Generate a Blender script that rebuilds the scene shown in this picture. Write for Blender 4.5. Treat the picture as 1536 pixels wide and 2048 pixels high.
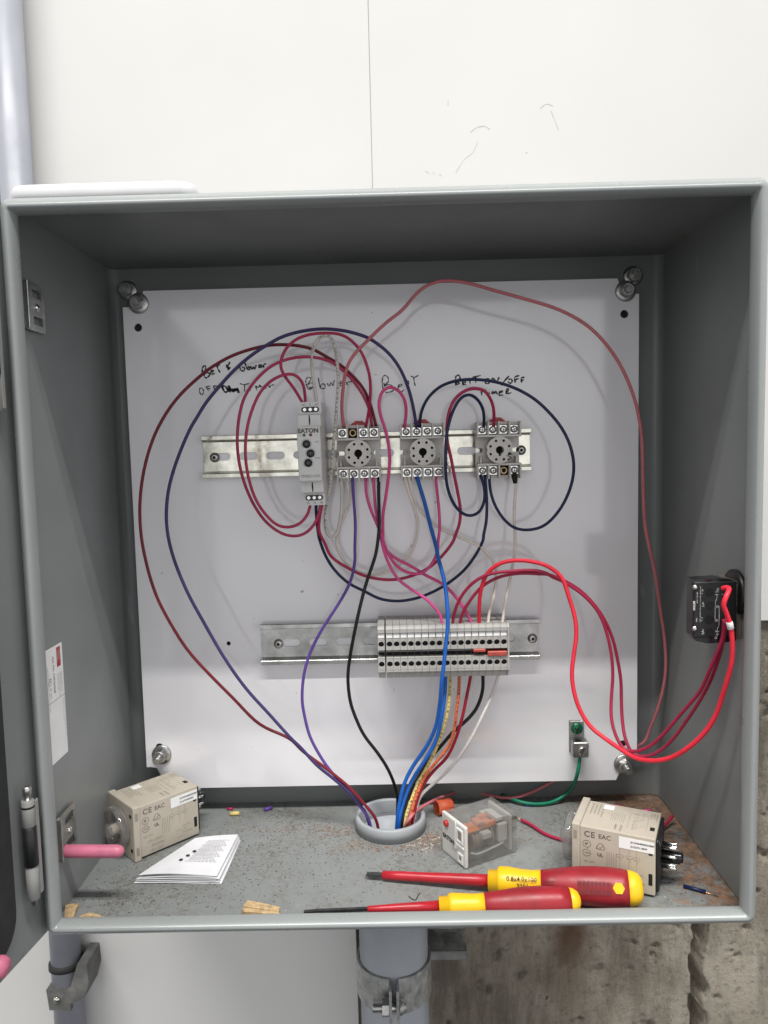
import bpy, bmesh, math, random
from math import sin, cos, pi, radians
from mathutils import Vector, Matrix, noise
from mathutils.geometry import tessellate_polygon

for o in list(bpy.data.objects): bpy.data.objects.remove(o)
scene = bpy.context.scene
COL = scene.collection
S = 0.001                                   # everything below is measured in millimetres

# ---------------------------------------------------------------- camera
cd = bpy.data.cameras.new('camera'); cam = bpy.data.objects.new('camera', cd); COL.objects.link(cam)
cam.location = (6.27*S, -639.7*S, 79.9*S); cam.rotation_euler = (1.486, .024, .009)
cd.sensor_fit = 'VERTICAL'; cd.sensor_height = 36; cd.lens = 36*1500/2048
cd.clip_start = .01; cd.clip_end = 100
scene.camera = cam
# ---------------------------------------------------------------- room light
wd = bpy.data.worlds.new('World'); scene.world = wd; wd.use_nodes = True
wt = wd.node_tree; bg = wt.nodes['Background']; bg.inputs['Strength'].default_value = 1.22
wtc = wt.nodes.new('ShaderNodeTexCoord'); wsp = wt.nodes.new('ShaderNodeSeparateXYZ'); wt.links.new(wtc.outputs['Generated'], wsp.inputs[0])
wmr = wt.nodes.new('ShaderNodeFloatCurve')            # hall around the box: dim floor, pale walls at eye level, darker roof
wz = wt.nodes.new('ShaderNodeMapRange'); wt.links.new(wsp.outputs[2], wz.inputs[0]); wz.inputs[1].default_value = -1; wz.inputs[2].default_value = 1
wt.links.new(wz.outputs[0], wmr.inputs['Value'])
cv = wmr.mapping.curves[0]; cv.points[0].location = (0, .08); cv.points[1].location = (1, .22)
for p_ in ((.18, .10), (.36, .40), (.46, 1.0), (.62, 1.0), (.80, .36)): cv.points.new(*p_)
wmr.mapping.update()
wmx = wt.nodes.new('ShaderNodeCombineColor')
for i_, k_ in enumerate((.985, .985, 1.0)):
    mm_ = wt.nodes.new('ShaderNodeMath'); mm_.operation = 'MULTIPLY'; mm_.inputs[1].default_value = k_; wt.links.new(wmr.outputs[0], mm_.inputs[0]); wt.links.new(mm_.outputs[0], wmx.inputs[i_])
wt.links.new(wmx.outputs[0], bg.inputs['Color'])
def tube_lamp(name, y, z, power, length=7.2):
    l = bpy.data.lights.new(name, 'AREA'); l.shape = 'RECTANGLE'; l.size = length; l.size_y = .105
    l.energy = power; l.color = (1, .985, .95)
    o = bpy.data.objects.new(name, l); COL.objects.link(o); o.location = (.15, y, z)
    o.rotation_euler = (radians(18), 0, 0)
tube_lamp('ceiling_tube_lamp', -3.075, 6.24, 560)
tube_lamp('ceiling_tube_lamp', -2.655, 6.24, 390)
vs = scene.view_settings; vs.view_transform = 'Standard'; vs.look = 'None'; vs.exposure = 0; vs.gamma = 1; vs.use_curve_mapping = False
scene.render.engine = 'CYCLES'
scene.cycles.max_bounces = 10; scene.cycles.transparent_max_bounces = 16

# ---------------------------------------------------------------- materials
MATS = {}
class NT:
    def __init__(s, name):
        s.m = bpy.data.materials.new(name); s.m.use_nodes = True; s.t = s.m.node_tree
        s.b = s.t.nodes['Principled BSDF']; s.tc = s.t.nodes.new('ShaderNodeTexCoord').outputs['Object']
        MATS[name] = s.m
    def n(s, kind, **kw):
        nd = s.t.nodes.new('ShaderNode'+kind)
        for k, v in kw.items():
            if k in nd.inputs: s.put(nd.inputs[k], v)
            else: setattr(nd, k, v)
        return nd
    def put(s, inp, v):
        if isinstance(v, bpy.types.NodeSocket): s.t.links.new(v, inp)
        elif isinstance(v, tuple) and len(v) == 3 and inp.type == 'RGBA': inp.default_value = (*v, 1)
        else: inp.default_value = v
    def noise(s, scale, detail=4, rough=.55, vec=None, stretch=None):
        v = vec or s.tc
        if stretch:
            mp = s.n('Mapping', Scale=stretch); s.put(mp.inputs['Vector'], v); v = mp.outputs[0]
        nd = s.n('TexNoise', Scale=scale, Detail=detail, Roughness=rough); s.put(nd.inputs['Vector'], v)
        return nd.outputs['Fac']
    def ramp(s, fac, a, b, lo=0., hi=1.):
        nd = s.n('MapRange', clamp=True); s.put(nd.inputs['Value'], fac)
        for i, v in zip((1, 2, 3, 4), (a, b, lo, hi)): nd.inputs[i].default_value = v
        return nd.outputs[0]
    def math(s, op, a, b=0.):
        nd = s.n('Math', operation=op); s.put(nd.inputs[0], a); s.put(nd.inputs[1], b); return nd.outputs[0]
    def mix(s, fac, a, b):
        nd = s.n('Mix', data_type='RGBA'); s.put(nd.inputs[0], fac); s.put(nd.inputs[6], a); s.put(nd.inputs[7], b); return nd.outputs[2]
    def xyz(s):
        nd = s.n('SeparateXYZ'); s.put(nd.inputs[0], s.tc); return nd.outputs
    def bump(s, h, strength=.2, dist=.001):
        nd = s.n('Bump', Strength=strength, Distance=dist); s.put(nd.inputs['Height'], h); s.put(s.b.inputs['Normal'], nd.outputs[0])
    def set(s, **kw):
        for k, v in kw.items(): s.put(s.b.inputs[k.replace('_', ' ')], v)
        return s

def plain(name, col, rough=.5, metal=0., var=.12, scale=120., bump=.0, dirt=None, dirt_amt=.5, coat=0.):
    m = NT(name)
    d = tuple(c*(1-var*2) for c in col); l = tuple(min(1, c*(1+var*.6)) for c in col)
    c = m.mix(m.ramp(m.noise(scale), .3, .7), d, l)
    if dirt: c = m.mix(m.ramp(m.noise(scale*.45, 6, .7), .56, .74, 0, dirt_amt), c, dirt)
    r = m.ramp(m.noise(scale*1.7), .3, .7, max(.02, rough-.08), min(1, rough+.1))
    m.set(Base_Color=c, Roughness=r, Metallic=metal)
    if coat: m.set(Coat_Weight=coat, Coat_Roughness=.12)
    if bump: m.bump(m.noise(scale*6, 3), bump, .0006)
    return m.m

# enclosure paint: grey enamel, toned down for the shade inside; rust and grime on the floor of the box
m = NT('grey_enamel')
x, y, z = m.xyz()
base = m.mix(m.ramp(m.noise(9, 5), .3, .7), (.186, .197, .196), (.214, .226, .224))
floor_m = m.ramp(z, .003, .0045, 1, 0)                       # object origin sits on the underside
dust = m.math('MULTIPLY', m.ramp(m.noise(22, 6, .7), .42, .62), m.ramp(m.noise(260, 4, .75), .44, .60))
c = m.mix(m.math('MULTIPLY', m.math('MULTIPLY', dust, floor_m), .8), base, (.115, .10, .08))
edge = m.math('ADD', m.ramp(x, .15, .258, 0, .95), m.math('MULTIPLY', m.ramp(y, .035, .10, 0, .6), m.ramp(x, .0, .18)))
rn = m.ramp(m.math('ADD', m.math('MULTIPLY', m.noise(75, 10, .82), .9), m.math('MULTIPLY', edge, .30)), .62, .72)
rn = m.math('MULTIPLY', m.math('MULTIPLY', rn, floor_m), m.ramp(edge, .04, .25))
rust = m.mix(m.ramp(m.noise(160, 5), .35, .65), (.06, .030, .014), (.27, .115, .035))
c = m.mix(m.math('MULTIPLY', rn, .72), c, rust)
scr = m.ramp(m.noise(35, 3, .6, stretch=(1, 1, .25)), .69, .73, 0, .25)
c = m.mix(scr, c, (.42, .44, .43))
m.set(Base_Color=c, Roughness=m.ramp(m.math('ADD', m.noise(14), m.math('MULTIPLY', rn, 1.)), .3, 1.2, .32, .8))
m.bump(m.noise(650, 2), .08, .0004)
m = NT('rim_enamel_lit')  # same enamel as the body, lightened to paint in light on the rim
c = m.mix(m.ramp(m.noise(8, 5), .3, .7), (.238, .254, .252), (.268, .284, .281))
c = m.mix(m.ramp(m.noise(60, 8, .75), .70, .74, 0, .6), c, (.16, .15, .13))
m.set(Base_Color=c, Roughness=m.ramp(m.noise(20), .3, .7, .24, .36)); m.bump(m.noise(350, 2), .06, .0004)
# mounting plate: glossy white enamel with specks
m = NT('white_enamel')
c = m.mix(m.ramp(m.noise(5, 4), .3, .7), (.80, .79, .815), (.86, .85, .87))
sp = m.math('MULTIPLY', m.ramp(m.noise(95, 2, .5), .735, .75), m.ramp(m.noise(11, 3), .45, .6))
c = m.mix(m.math('MULTIPLY', sp, .8), c, (.10, .09, .08))
sm = m.math('MULTIPLY', m.ramp(m.noise(30, 6, .7), .62, .74), m.ramp(m.noise(4, 3), .5, .65))
c = m.mix(m.math('MULTIPLY', sm, .45), c, (.46, .43, .40))
m.set(Base_Color=c, Roughness=m.ramp(m.noise(16, 4), .3, .7, .10, .17), Coat_Weight=1., Coat_Roughness=.085)
m.bump(m.noise(300, 3), .07, .0003)
# wall boards
m = NT('white_board')
c = m.mix(m.ramp(m.noise(3, 4), .3, .7), (.55, .546, .53), (.59, .586, .572))
mk = m.math('MULTIPLY', m.ramp(m.noise(24, 8, .75), .69, .73), m.ramp(m.noise(5, 2), .5, .62))
c = m.mix(m.math('MULTIPLY', mk, .35), c, (.42, .38, .32))
m.set(Base_Color=c, Roughness=.5); m.bump(m.noise(160, 4, .7), .06, .0005)
m = NT('concrete')
x, y, z = m.xyz()
n1 = m.noise(7, 8, .62)
c = m.mix(m.ramp(n1, .3, .7), (.27, .235, .18), (.60, .54, .445))
c = m.mix(m.ramp(m.noise(16, 8, .72, stretch=(1, 1, .22)), .42, .60, 0, .8), c, (.12, .10, .075))
c = m.mix(m.ramp(m.noise(120, 8, .75), .52, .68, 0, .75), c, (.14, .115, .085))
c = m.mix(m.ramp(m.noise(75, 3, .5), .73, .75, 0, .8), c, (.05, .045, .04))
sx = m.math('ABSOLUTE', m.math('ADD', x, -.176))
st = m.math('MULTIPLY', m.ramp(m.math('ADD', sx, m.math('MULTIPLY', m.noise(28, 6, .7), .05)), .026, .052, 1, 0), m.ramp(z, -.50, -.41, .15, 1))
c = m.mix(m.math('MULTIPLY', st, .9), c, (.13, .062, .026))
m.set(Base_Color=c, Roughness=.9); m.bump(m.noise(90, 12, .8), 1., .007)

plain('conduit_grey', (.31, .33, .36), .42, scale=22, var=.06, bump=.04, dirt=(.22, .22, .22), dirt_amt=.25)
plain('hub_grey', (.31, .325, .345), .5, scale=40, var=.06, bump=.05, dirt=(.25, .22, .2), dirt_amt=.3)
plain('zinc', (.54, .54, .525), .33, 1, scale=70, var=.16, bump=.1, dirt=(.30, .29, .25), dirt_amt=.6)
plain('zinc_yellow', (.68, .67, .59), .16, 1, scale=60, var=.14, bump=.06, dirt=(.32, .27, .16), dirt_amt=.55)
plain('steel_bright', (.80, .80, .78), .16, 1, scale=200, var=.08)
plain('steel_dull', (.40, .40, .39), .38, 1, scale=90, var=.18, bump=.15)
plain('galvanized', (.55, .56, .54), .42, .85, scale=130, var=.22, bump=.3, dirt=(.30, .30, .26), dirt_amt=.5)
plain('brass', (.62, .47, .27), .3, 1, scale=150, var=.15)
plain('copper', (.85, .42, .20), .25, 1, scale=200)
plain('socket_grey', (.60, .575, .54), .45, scale=60, var=.06, bump=.05, dirt=(.24, .21, .18), dirt_amt=.35)
plain('module_grey', (.68, .68, .665), .42, scale=60, var=.04, bump=.04)
plain('module_side', (.5, .5, .49), .5, scale=60, var=.05)
plain('terminal_grey', (.38, .372, .355), .5, scale=90, var=.06, bump=.05, dirt=(.16, .13, .11), dirt_amt=.7)
plain('black_plastic', (.012, .012, .013), .4, scale=60)
plain('black_gloss', (.010, .010, .012), .22, scale=60)
plain('dark_hole', (.004, .004, .004), .8, scale=60)  # near-black that paints in the shade inside holes and slots
plain('hinge_grey', (.26, .26, .25), .45, scale=60, var=.05)
plain('cast_grey', (.13, .13, .125), .6, scale=50, var=.2, bump=.3, dirt=(.3, .28, .24), dirt_amt=.5)
plain('scuff', (.46, .435, .39), .6, scale=300)
plain('driver_dark', (.13, .010, .014), .5, scale=200)
plain('print_mid', (.2, .19, .18), .55, scale=300)
plain('rubber_black', (.018, .018, .018), .65, scale=60, var=.2, bump=.2)
plain('marker_ink', (.016, .015, .016), .45, scale=300)
plain('print_grey', (.14, .12, .10), .6, scale=300)
plain('print_black', (.02, .02, .02), .6, scale=300)
plain('print_faint', (.30, .265, .215), .55, scale=300)
plain('print_white', (.72, .72, .70), .6, scale=300)
plain('timer_tan', (.45, .405, .335), .5, scale=50, var=.04, bump=.08, dirt=(.36, .31, .25), dirt_amt=.25)
plain('sticker_white', (.78, .78, .77), .5, scale=60, var=.03)
plain('paper', (.66, .66, .68), .8, scale=40, var=.06)
plain('relay_white', (.60, .59, .56), .45, scale=60, var=.05, bump=.04)
plain('relay_orange', (.80, .22, .05), .5, scale=60)
plain('coil_tan', (.30, .24, .18), .5, scale=120)
plain('red_plastic', (.42, .022, .022), .4, scale=80, var=.1)
plain('jumper_red', (.44, .060, .045), .45, scale=120, var=.18, dirt=(.25, .10, .08), dirt_amt=.5)
plain('pink_rubber', (.56, .15, .24), .45, scale=80, var=.1, dirt=(.30, .14, .18), dirt_amt=.6)
plain('driver_red', (.28, .010, .018), .45, scale=45, var=.1, bump=.06, dirt=(.10, .012, .016), dirt_amt=.7)
plain('driver_shaft', (.40, .012, .022), .34, scale=45, var=.08, dirt=(.2, .02, .02), dirt_amt=.5)
plain('driver_yellow', (.80, .47, .008), .4, scale=45, var=.05, bump=.04, dirt=(.40, .22, .03), dirt_amt=.7)
plain('blade_steel', (.10, .10, .10), .3, .9, scale=90, var=.2)
plain('wood', (.52, .37, .20), .75, scale=260, var=.22, bump=.5)
plain('nut_orange', (.66, .115, .045), .5, scale=80)
plain('label_red', (.38, .03, .05), .5, scale=80)
plain('led_green', (.02, .13, .06), .3, scale=80)
plain('led_red', (.16, .012, .015), .3, scale=80)
plain('screw_green', (.008, .13, .06), .25, .3, scale=120)
plain('grime', (.05, .042, .034), .9, scale=400, var=.4)
plain('rust_chip', (.24, .10, .04), .9, scale=400, var=.4)
plain('pale_chip', (.62, .58, .50), .8, scale=400, var=.3)
plain('scorch', (.02, .015, .012), .9, scale=300, var=.4)
plain('tray_white', (.60, .60, .61), .35, scale=20, var=.02)
plain('cable_black', (.015, .015, .016), .5, scale=60)
WIRE = {'indigo': (.052, .036, .135), 'purple': (.115, .060, .30), 'darkred': (.175, .012, .024), 'darkred2': (.36, .020, .062),
        'crimson': (.43, .024, .090), 'crimson2': (.31, .010, .030), 'rose': (.44, .034, .105), 'pink': (.68, .075, .25),
        'pink2': (.74, .095, .31), 'palepink': (.56, .17, .19), 'scarlet': (.76, .030, .055), 'navy': (.012, .020, .072),
        'blue': (.012, .11, .44), 'black': (.010, .010, .011), 'white': (.78, .71, .63), 'white2': (.66, .63, .60),
        'whiteprint': (.64, .60, .55), 'yellow': (.66, .53, .20), 'orange': (.62, .145, .055), 'green': (.004, .17, .095)}
for k, v in WIRE.items():
    plain('wire_'+k, v, .36, scale=90, var=.07, bump=.03).node_tree.nodes['Principled BSDF'].inputs['Specular IOR Level'].default_value = .32

def glassy(name, tint, refl=.05, rough=.05, frost=.0):
    m = NT(name); t = m.t
    tr = m.n('BsdfTransparent', Color=tint); gl = m.n('BsdfGlossy', Roughness=rough); df = m.n('BsdfDiffuse', Color=(.7, .7, .68))
    lw_ = m.n('LayerWeight', Blend=.5).outputs['Facing']; fr_ = m.ramp(m.math('POWER', lw_, 4.), 0, 1, .04, .75)
    a = m.n('MixShader'); m.put(a.inputs[0], m.ramp(m.noise(60, 5), .3, .75, frost*.5, frost*1.4)); t.links.new(tr.outputs[0], a.inputs[1]); t.links.new(df.outputs[0], a.inputs[2])
    b = m.n('MixShader'); t.links.new(fr_, b.inputs[0]); t.links.new(a.outputs[0], b.inputs[1]); t.links.new(gl.outputs[0], b.inputs[2])
    t.links.new(b.outputs[0], t.nodes['Material Output'].inputs['Surface'])
glassy('clear_cover', (.84, .84, .83), frost=.10, rough=.10)
plain('thin_conduit_grey', (.27, .28, .315), .42, scale=22, var=.05, bump=.04)
glassy('clear_dial', (.86, .85, .85), frost=.10, rough=.08)

# ---------------------------------------------------------------- mesh helpers (millimetres)
PLATE = None                                # (size factor, offset) of the hardware on the mounting plate
class MB:
    def __init__(s): s.v = []; s.f = []; s.sm = []
    def add(s, vs, fs, M=None, smooth=False):
        b = len(s.v)
        s.v += [tuple(M @ Vector(p)) for p in vs] if M else [tuple(p) for p in vs]
        s.f += [tuple(b+i for i in f) for f in fs]; s.sm += [smooth]*len(fs)
        return s
    def box(s, x0, x1, y0, y1, z0, z1, bev=0., M=None, seg=1):
        if bev <= 0:
            vs = [(x, y, z) for z in (z0, z1) for y in (y0, y1) for x in (x0, x1)]
            return s.add(vs, [(0, 2, 3, 1), (4, 5, 7, 6), (0, 1, 5, 4), (2, 6, 7, 3), (0, 4, 6, 2), (1, 3, 7, 5)], M)
        bm = bmesh.new(); bmesh.ops.create_cube(bm, size=1)
        for v in bm.verts: v.co = ((x0+x1)/2+v.co.x*(x1-x0), (y0+y1)/2+v.co.y*(y1-y0), (z0+z1)/2+v.co.z*(z1-z0))
        bmesh.ops.bevel(bm, geom=bm.edges[:], offset=bev, segments=seg, profile=.5, affect='EDGES')
        bm.verts.index_update()
        s.add([v.co[:] for v in bm.verts], [tuple(v.index for v in f.verts) for f in bm.faces], M); bm.free()
        return s
    def lathe(s, prof, o=(0, 0, 0), d=(0, 0, 1), n=20, M=None, smooth=True, caps=True):
        d = Vector(d).normalized(); u = d.orthogonal().normalized(); w = d.cross(u); o = Vector(o)
        vs = []; fs = []
        for r, h in prof:
            for k in range(n):
                a = 2*pi*k/n; vs.append(o+d*h+(u*cos(a)+w*sin(a))*r)
        for i in range(len(prof)-1):
            for k in range(n):
                a = i*n+k; b = i*n+(k+1) % n; fs.append((a, b, b+n, a+n))
        s.add(vs, fs, M, smooth)
        if caps:
            b = len(s.v)-len(vs)
            for i, rev in ((0, True), (len(prof)-1, False)):
                if prof[i][0] > 1e-6:
                    ring = [b+i*n+k for k in range(n)]
                    s.f.append(tuple(reversed(ring)) if rev else tuple(ring)); s.sm.append(False)
        return s
    def cyl(s, p0, p1, r0, r1=None, n=16, M=None, smooth=True, bev=0.):
        p0 = Vector(p0); p1 = Vector(p1); L = (p1-p0).length; r1 = r0 if r1 is None else r1
        pr = [(r0, 0), (r1, L)] if not bev else [(r0-bev, 0), (r0, bev), (r1, L-bev), (r1-bev, L)]
        return s.lathe(pr, p0, p1-p0, n, M, smooth)
    def prism(s, poly, axis, a, b, M=None):
        """poly in the two other axes (in xyz order), extruded along axis from a to b"""
        def P(q, t):
            l = [q[0], q[1]]; l.insert(axis, t); return tuple(l)
        n = len(poly)
        vs = [P(q, a) for q in poly]+[P(q, b) for q in poly]
        tri = tessellate_polygon([[Vector((q[0], q[1], 0)) for q in poly]])
        fs = [t for t in tri]+[tuple(n+i for i in reversed(t)) for t in tri]+[(i, (i+1) % n, n+(i+1) % n, n+i) for i in range(n)]
        return s.add(vs, fs, M)
    def plate(s, outer, holes, axis, a, b, M=None, smooth_holes=True):
        loops = [outer]+holes
        def P(q, t):
            l = [q[0], q[1]]; l.insert(axis, t); return tuple(l)
        flat = [q for l in loops for q in l]; n = len(flat)
        tri = tessellate_polygon([[Vector((q[0], q[1], 0)) for q in l] for l in loops])
        vs = [P(q, a) for q in flat]+[P(q, b) for q in flat]
        fs = [t for t in tri]+[tuple(n+i for i in reversed(t)) for t in tri]
        k = 0
        for l in loops:
            for i in range(len(l)):
                p, q = k+i, k+(i+1) % len(l); fs.append((p, q, n+q, n+p))
            k += len(l)
        return s.add(vs, fs, M)
    def tube(s, pts, r, n=10, cap=True, sub=5):
        P = [Vector(p) for p in pts]
        Q = [2*P[0]-P[1]]+P+[2*P[-1]-P[-2]]
        C = []
        for i in range(1, len(Q)-2):
            p0, p1, p2, p3 = Q[i-1:i+3]
            d0, d1, d2 = [max(1e-4, (b-a).length)**.5 for a, b in ((p0, p1), (p1, p2), (p2, p3))]
            m1 = (p1-p0)/d0-(p2-p0)/(d0+d1)+(p2-p1)/d1; m2 = (p2-p1)/d1-(p3-p1)/(d1+d2)+(p3-p2)/d2
            m1 *= d1; m2 *= d1
            for k in range(sub):
                t = k/sub
                C.append((2*t**3-3*t**2+1)*p1+(t**3-2*t**2+t)*m1+(-2*t**3+3*t**2)*p2+(t**3-t**2)*m2)
        C.append(P[-1])
        for _ in range(2):                     # relax measuring jitter
            C = [C[0]]+[(C[i-1]+2*C[i]+C[i+1])/4 for i in range(1, len(C)-1)]+[C[-1]]
        s.path = C
        T = (C[1]-C[0]).normalized(); N = T.orthogonal().normalized(); vs = []; fs = []
        for i, c in enumerate(C):
            T2 = (C[min(i+1, len(C)-1)]-C[max(i-1, 0)]).normalized()
            N = (N-T2*N.dot(T2)).normalized(); B = T2.cross(N)
            rr = r(i/(len(C)-1)) if callable(r) else r
            for k in range(n):
                a = 2*pi*k/n; vs.append(c+(N*cos(a)+B*sin(a))*rr)
        for i in range(len(C)-1):
            for k in range(n):
                a = i*n+k; b = i*n+(k+1) % n; fs.append((a, b, b+n, a+n))
        s.add(vs, fs, None, True)
        if cap:
            b = len(s.v)-len(vs); e = b+(len(C)-1)*n
            s.f += [tuple(b+k for k in reversed(range(n))), tuple(e+k for k in range(n))]; s.sm += [False, False]
        return s
    def ribbon(s, pts, w, o, u, v):
        """flat pen stroke: 2-D points on the plane o + a*u + b*v"""
        o, u, v = Vector(o), Vector(u), Vector(v); P = [Vector((a, b)) for a, b in pts]
        Q = []
        for i in range(len(P)-1):
            p0 = P[max(i-1, 0)]; p1 = P[i]; p2 = P[i+1]; p3 = P[min(i+2, len(P)-1)]
            for k in range(4):
                t = k/4; Q.append(.5*((2*p1)+(p2-p0)*t+(2*p0-5*p1+4*p2-p3)*t*t+(3*p1-p0-3*p2+p3)*t**3))
        Q.append(P[-1]); L = []; R = []
        for i, q in enumerate(Q):
            d = Q[min(i+1, len(Q)-1)]-Q[max(i-1, 0)]
            if d.length < 1e-6: d = Vector((1, 0))
            d.normalize(); nn = Vector((-d.y, d.x))*w*.5*(.85+.3*sin(i*1.3))
            L.append(q+nn); R.append(q-nn)
        b = [o+u*p.x+v*p.y for p in L+R]; n = len(Q)
        return s.add(b, [(i, i+n, i+n+1, i+1) for i in range(n-1)])
    def text(s, string, size, o, u, v, align='LEFT', bold=0.):
        vs, fs, w = glyphs(string, bold)
        o, u, v = Vector(o), Vector(u), Vector(v); dx = {'LEFT': 0, 'CENTER': -w/2, 'RIGHT': -w}[align]
        return s.add([o+u*((p[0]+dx)*size)+v*(p[1]*size) for p in vs], fs)
    def build(s, name, mat, parent=None, local=False, origin=None, kind=None):
        org = Vector(origin) if origin else (Vector((0, 0, 0)) if local or parent is None else parent_origin(parent))
        if PLATE: s.v = [tuple(Vector(p)*PLATE[0]+PLATE[1]) for p in s.v]; org = org if (parent and not local) or not origin else Vector(origin)*PLATE[0]+PLATE[1]
        me = bpy.data.meshes.new(name)
        me.from_pydata([((p[0]-org.x)*S, (p[1]-org.y)*S, (p[2]-org.z)*S) for p in s.v], [], s.f)
        me.polygons.foreach_set('use_smooth', s.sm)
        me.update()
        bm = bmesh.new(); bm.from_mesh(me); bmesh.ops.recalc_face_normals(bm, faces=bm.faces[:]); bm.to_mesh(me); bm.free()
        for mm in (mat if isinstance(mat, (list, tuple)) else [mat]): me.materials.append(MATS[mm])
        o = bpy.data.objects.new(name, me); COL.objects.link(o)
        if parent: o.parent = parent
        elif origin: o.location = org*S
        if kind: o['kind'] = kind
        return o
GL = {}
def glyphs(string, bold):
    key = (string, bold)
    if key not in GL:
        cu = bpy.data.curves.new('t', 'FONT'); cu.body = string; cu.size = 1; cu.resolution_u = 2; cu.offset = bold
        ob = bpy.data.objects.new('t', cu); COL.objects.link(ob)
        dg = bpy.context.evaluated_depsgraph_get(); me = ob.evaluated_get(dg).to_mesh()
        vs = [v.co[:2] for v in me.vertices]; fs = [tuple(p.vertices) for p in me.polygons]
        w = max([p[0] for p in vs] or [0])
        ob.evaluated_get(dg).to_mesh_clear(); bpy.data.objects.remove(ob); bpy.data.curves.remove(cu)
        GL[key] = (vs, fs, w)
    return GL[key]
def parent_origin(p):
    o = Vector((0, 0, 0))
    while p: o += p.location/S; p = p.parent
    return o
def thing(name, label, cat, loc=(0, 0, 0), rotz=0., group=None):
    o = bpy.data.objects.new(name, None); COL.objects.link(o); o.empty_display_size = .01
    o.location = (Vector(loc)*PLATE[0]+PLATE[1] if PLATE else Vector(loc))*S; o.rotation_euler = (0, 0, rotz)
    return tag(o, label, cat, group)
def tag(o, label, cat, group=None):
    o['label'] = label; o['category'] = cat
    if group: o['group'] = group
    return o
def copy_thing(root, loc, label=None):
    r = root.copy(); COL.objects.link(r); r.location = (Vector(loc)*PLATE[0]+PLATE[1] if PLATE else Vector(loc))*S
    if label: r['label'] = label
    for ch in list(root.children):
        c = ch.copy(); COL.objects.link(c); c.parent = r
        for g in ch.children:
            d = g.copy(); COL.objects.link(d); d.parent = c
    return r
def circ(cx, cy, r, n=20, a0=0.): return [(cx+r*cos(a0+2*pi*k/n), cy+r*sin(a0+2*pi*k/n)) for k in range(n)]
def slot(cx, cy, L, h, n=6):
    r = h/2; c = L/2-r
    return [(cx+c+r*cos(-pi/2+pi*k/n), cy+r*sin(-pi/2+pi*k/n)) for k in range(n+1)]+[(cx-c+r*cos(pi/2+pi*k/n), cy+r*sin(pi/2+pi*k/n)) for k in range(n+1)]
def rrect(x0, x1, y0, y1, r, n=5):
    out = []
    for cx, cy, a in ((x1-r, y1-r, 0), (x0+r, y1-r, pi/2), (x0+r, y0+r, pi), (x1-r, y0+r, 3*pi/2)):
        out += [(cx+r*cos(a+pi/2*k/n), cy+r*sin(a+pi/2*k/n)) for k in range(n+1)]
    return out
X_, Y_, Z_ = Vector((1, 0, 0)), Vector((0, 1, 0)), Vector((0, 0, 1))
rnd = random.Random(7)

# ---------------------------------------------------------------- the setting: wall boards and concrete behind the box
XL, XR, ZB, ZT, YF, YB = -252., 261., -266., 253., -135.5, 71.
FZ = -263.5                                  # inside floor of the box
def struct(o, label):
    o['kind'] = 'structure'; o['label'] = label; return o
g = MB()                                     # broken concrete face with a crack
nx, nz = 200, 230; x0, x1, z0, z1 = 20., 520., -640., -60.
vs = []
for j in range(nz+1):
    for i in range(nx+1):
        x = x0+(x1-x0)*i/nx; z = z0+(z1-z0)*j/nz
        d = noise.fractal(Vector((x*.03, z*.012, 3)), 1, 2, 5)*1.6
        k = noise.fractal(Vector((x*.045, z*.05, 9)), 1, 2, 5)
        if k > .44: d += min(6, (k-.44)*30)+2.2*noise.noise(Vector((x*.2, z*.2, 4)))
        cx = 305+noise.fractal(Vector((z*.03, 0, 5)), 1, 2, 4)*6; w = 7.0+noise.noise(Vector((z*.06, 2, 1)))*2.6
        t = abs(x-cx)
        if t < w: d += 29*min(1, 2.5*(1-(t/w)**2))+noise.noise(Vector((x*.3, z*.3, 0)))*4
        elif t < w+5: d -= .6
        vs.append((x, 82+d, z))
fs = [(j*(nx+1)+i, j*(nx+1)+i+1, (j+1)*(nx+1)+i+1, (j+1)*(nx+1)+i) for j in range(nz) for i in range(nx)]
g.add(vs, fs, None, True)
g.box(20, 520, 118, 120.5, -640, -60)
g.box(-60, 22, 84, 120, -640, -60)
struct(g.build('concrete_wall', 'concrete'), 'rough stained concrete wall with a vertical crack below the white boards')
def board(x0, x1, z0, z1, y0, label):
    b = MB().box(x0, x1, y0, y0+5, z0, z1, .5)
    return struct(b.build('wall_board', 'white_board'), label)
board(-900, -5.0, -135, 900, 77.4, 'white wall board left of the vertical seam above the box')
board(-4.86, 900, -95, 900, 77, 'white wall board right of the vertical seam above the box')
board(-900, -40, -800, -136, 76.6, 'white wall board below the box beside the thick conduit')
MB().box(-900, 900, 121, 130, -800, 900).build('wall_base', 'concrete', kind='structure')['label'] = 'concrete wall behind the white boards'
# scuffs on the right-hand board
sc = MB()
for pts, w in (([(86, 367), (92, 371), (99, 372), (104, 369)], .8), ([(93, 359), (88, 349), (80, 343), (72, 331)], .5), ([(150, 386), (156, 390), (162, 388)], .7), ([(160, 384), (164, 374), (167, 366)], .6),
               ([(66, 391), (66, 396)], .8), ([(137, 347), (138, 348)], 1.2), ([(44, 334), (48, 331)], .6), ([(57, 331), (59, 329)], .8), ([(51, 333), (52, 330)], .5)):
    sc.ribbon(pts, w, (0, 76.9, 0), X_, Z_)
sc.build('scuff_marks', 'scuff', bpy.data.objects['wall_board.001'])

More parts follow.
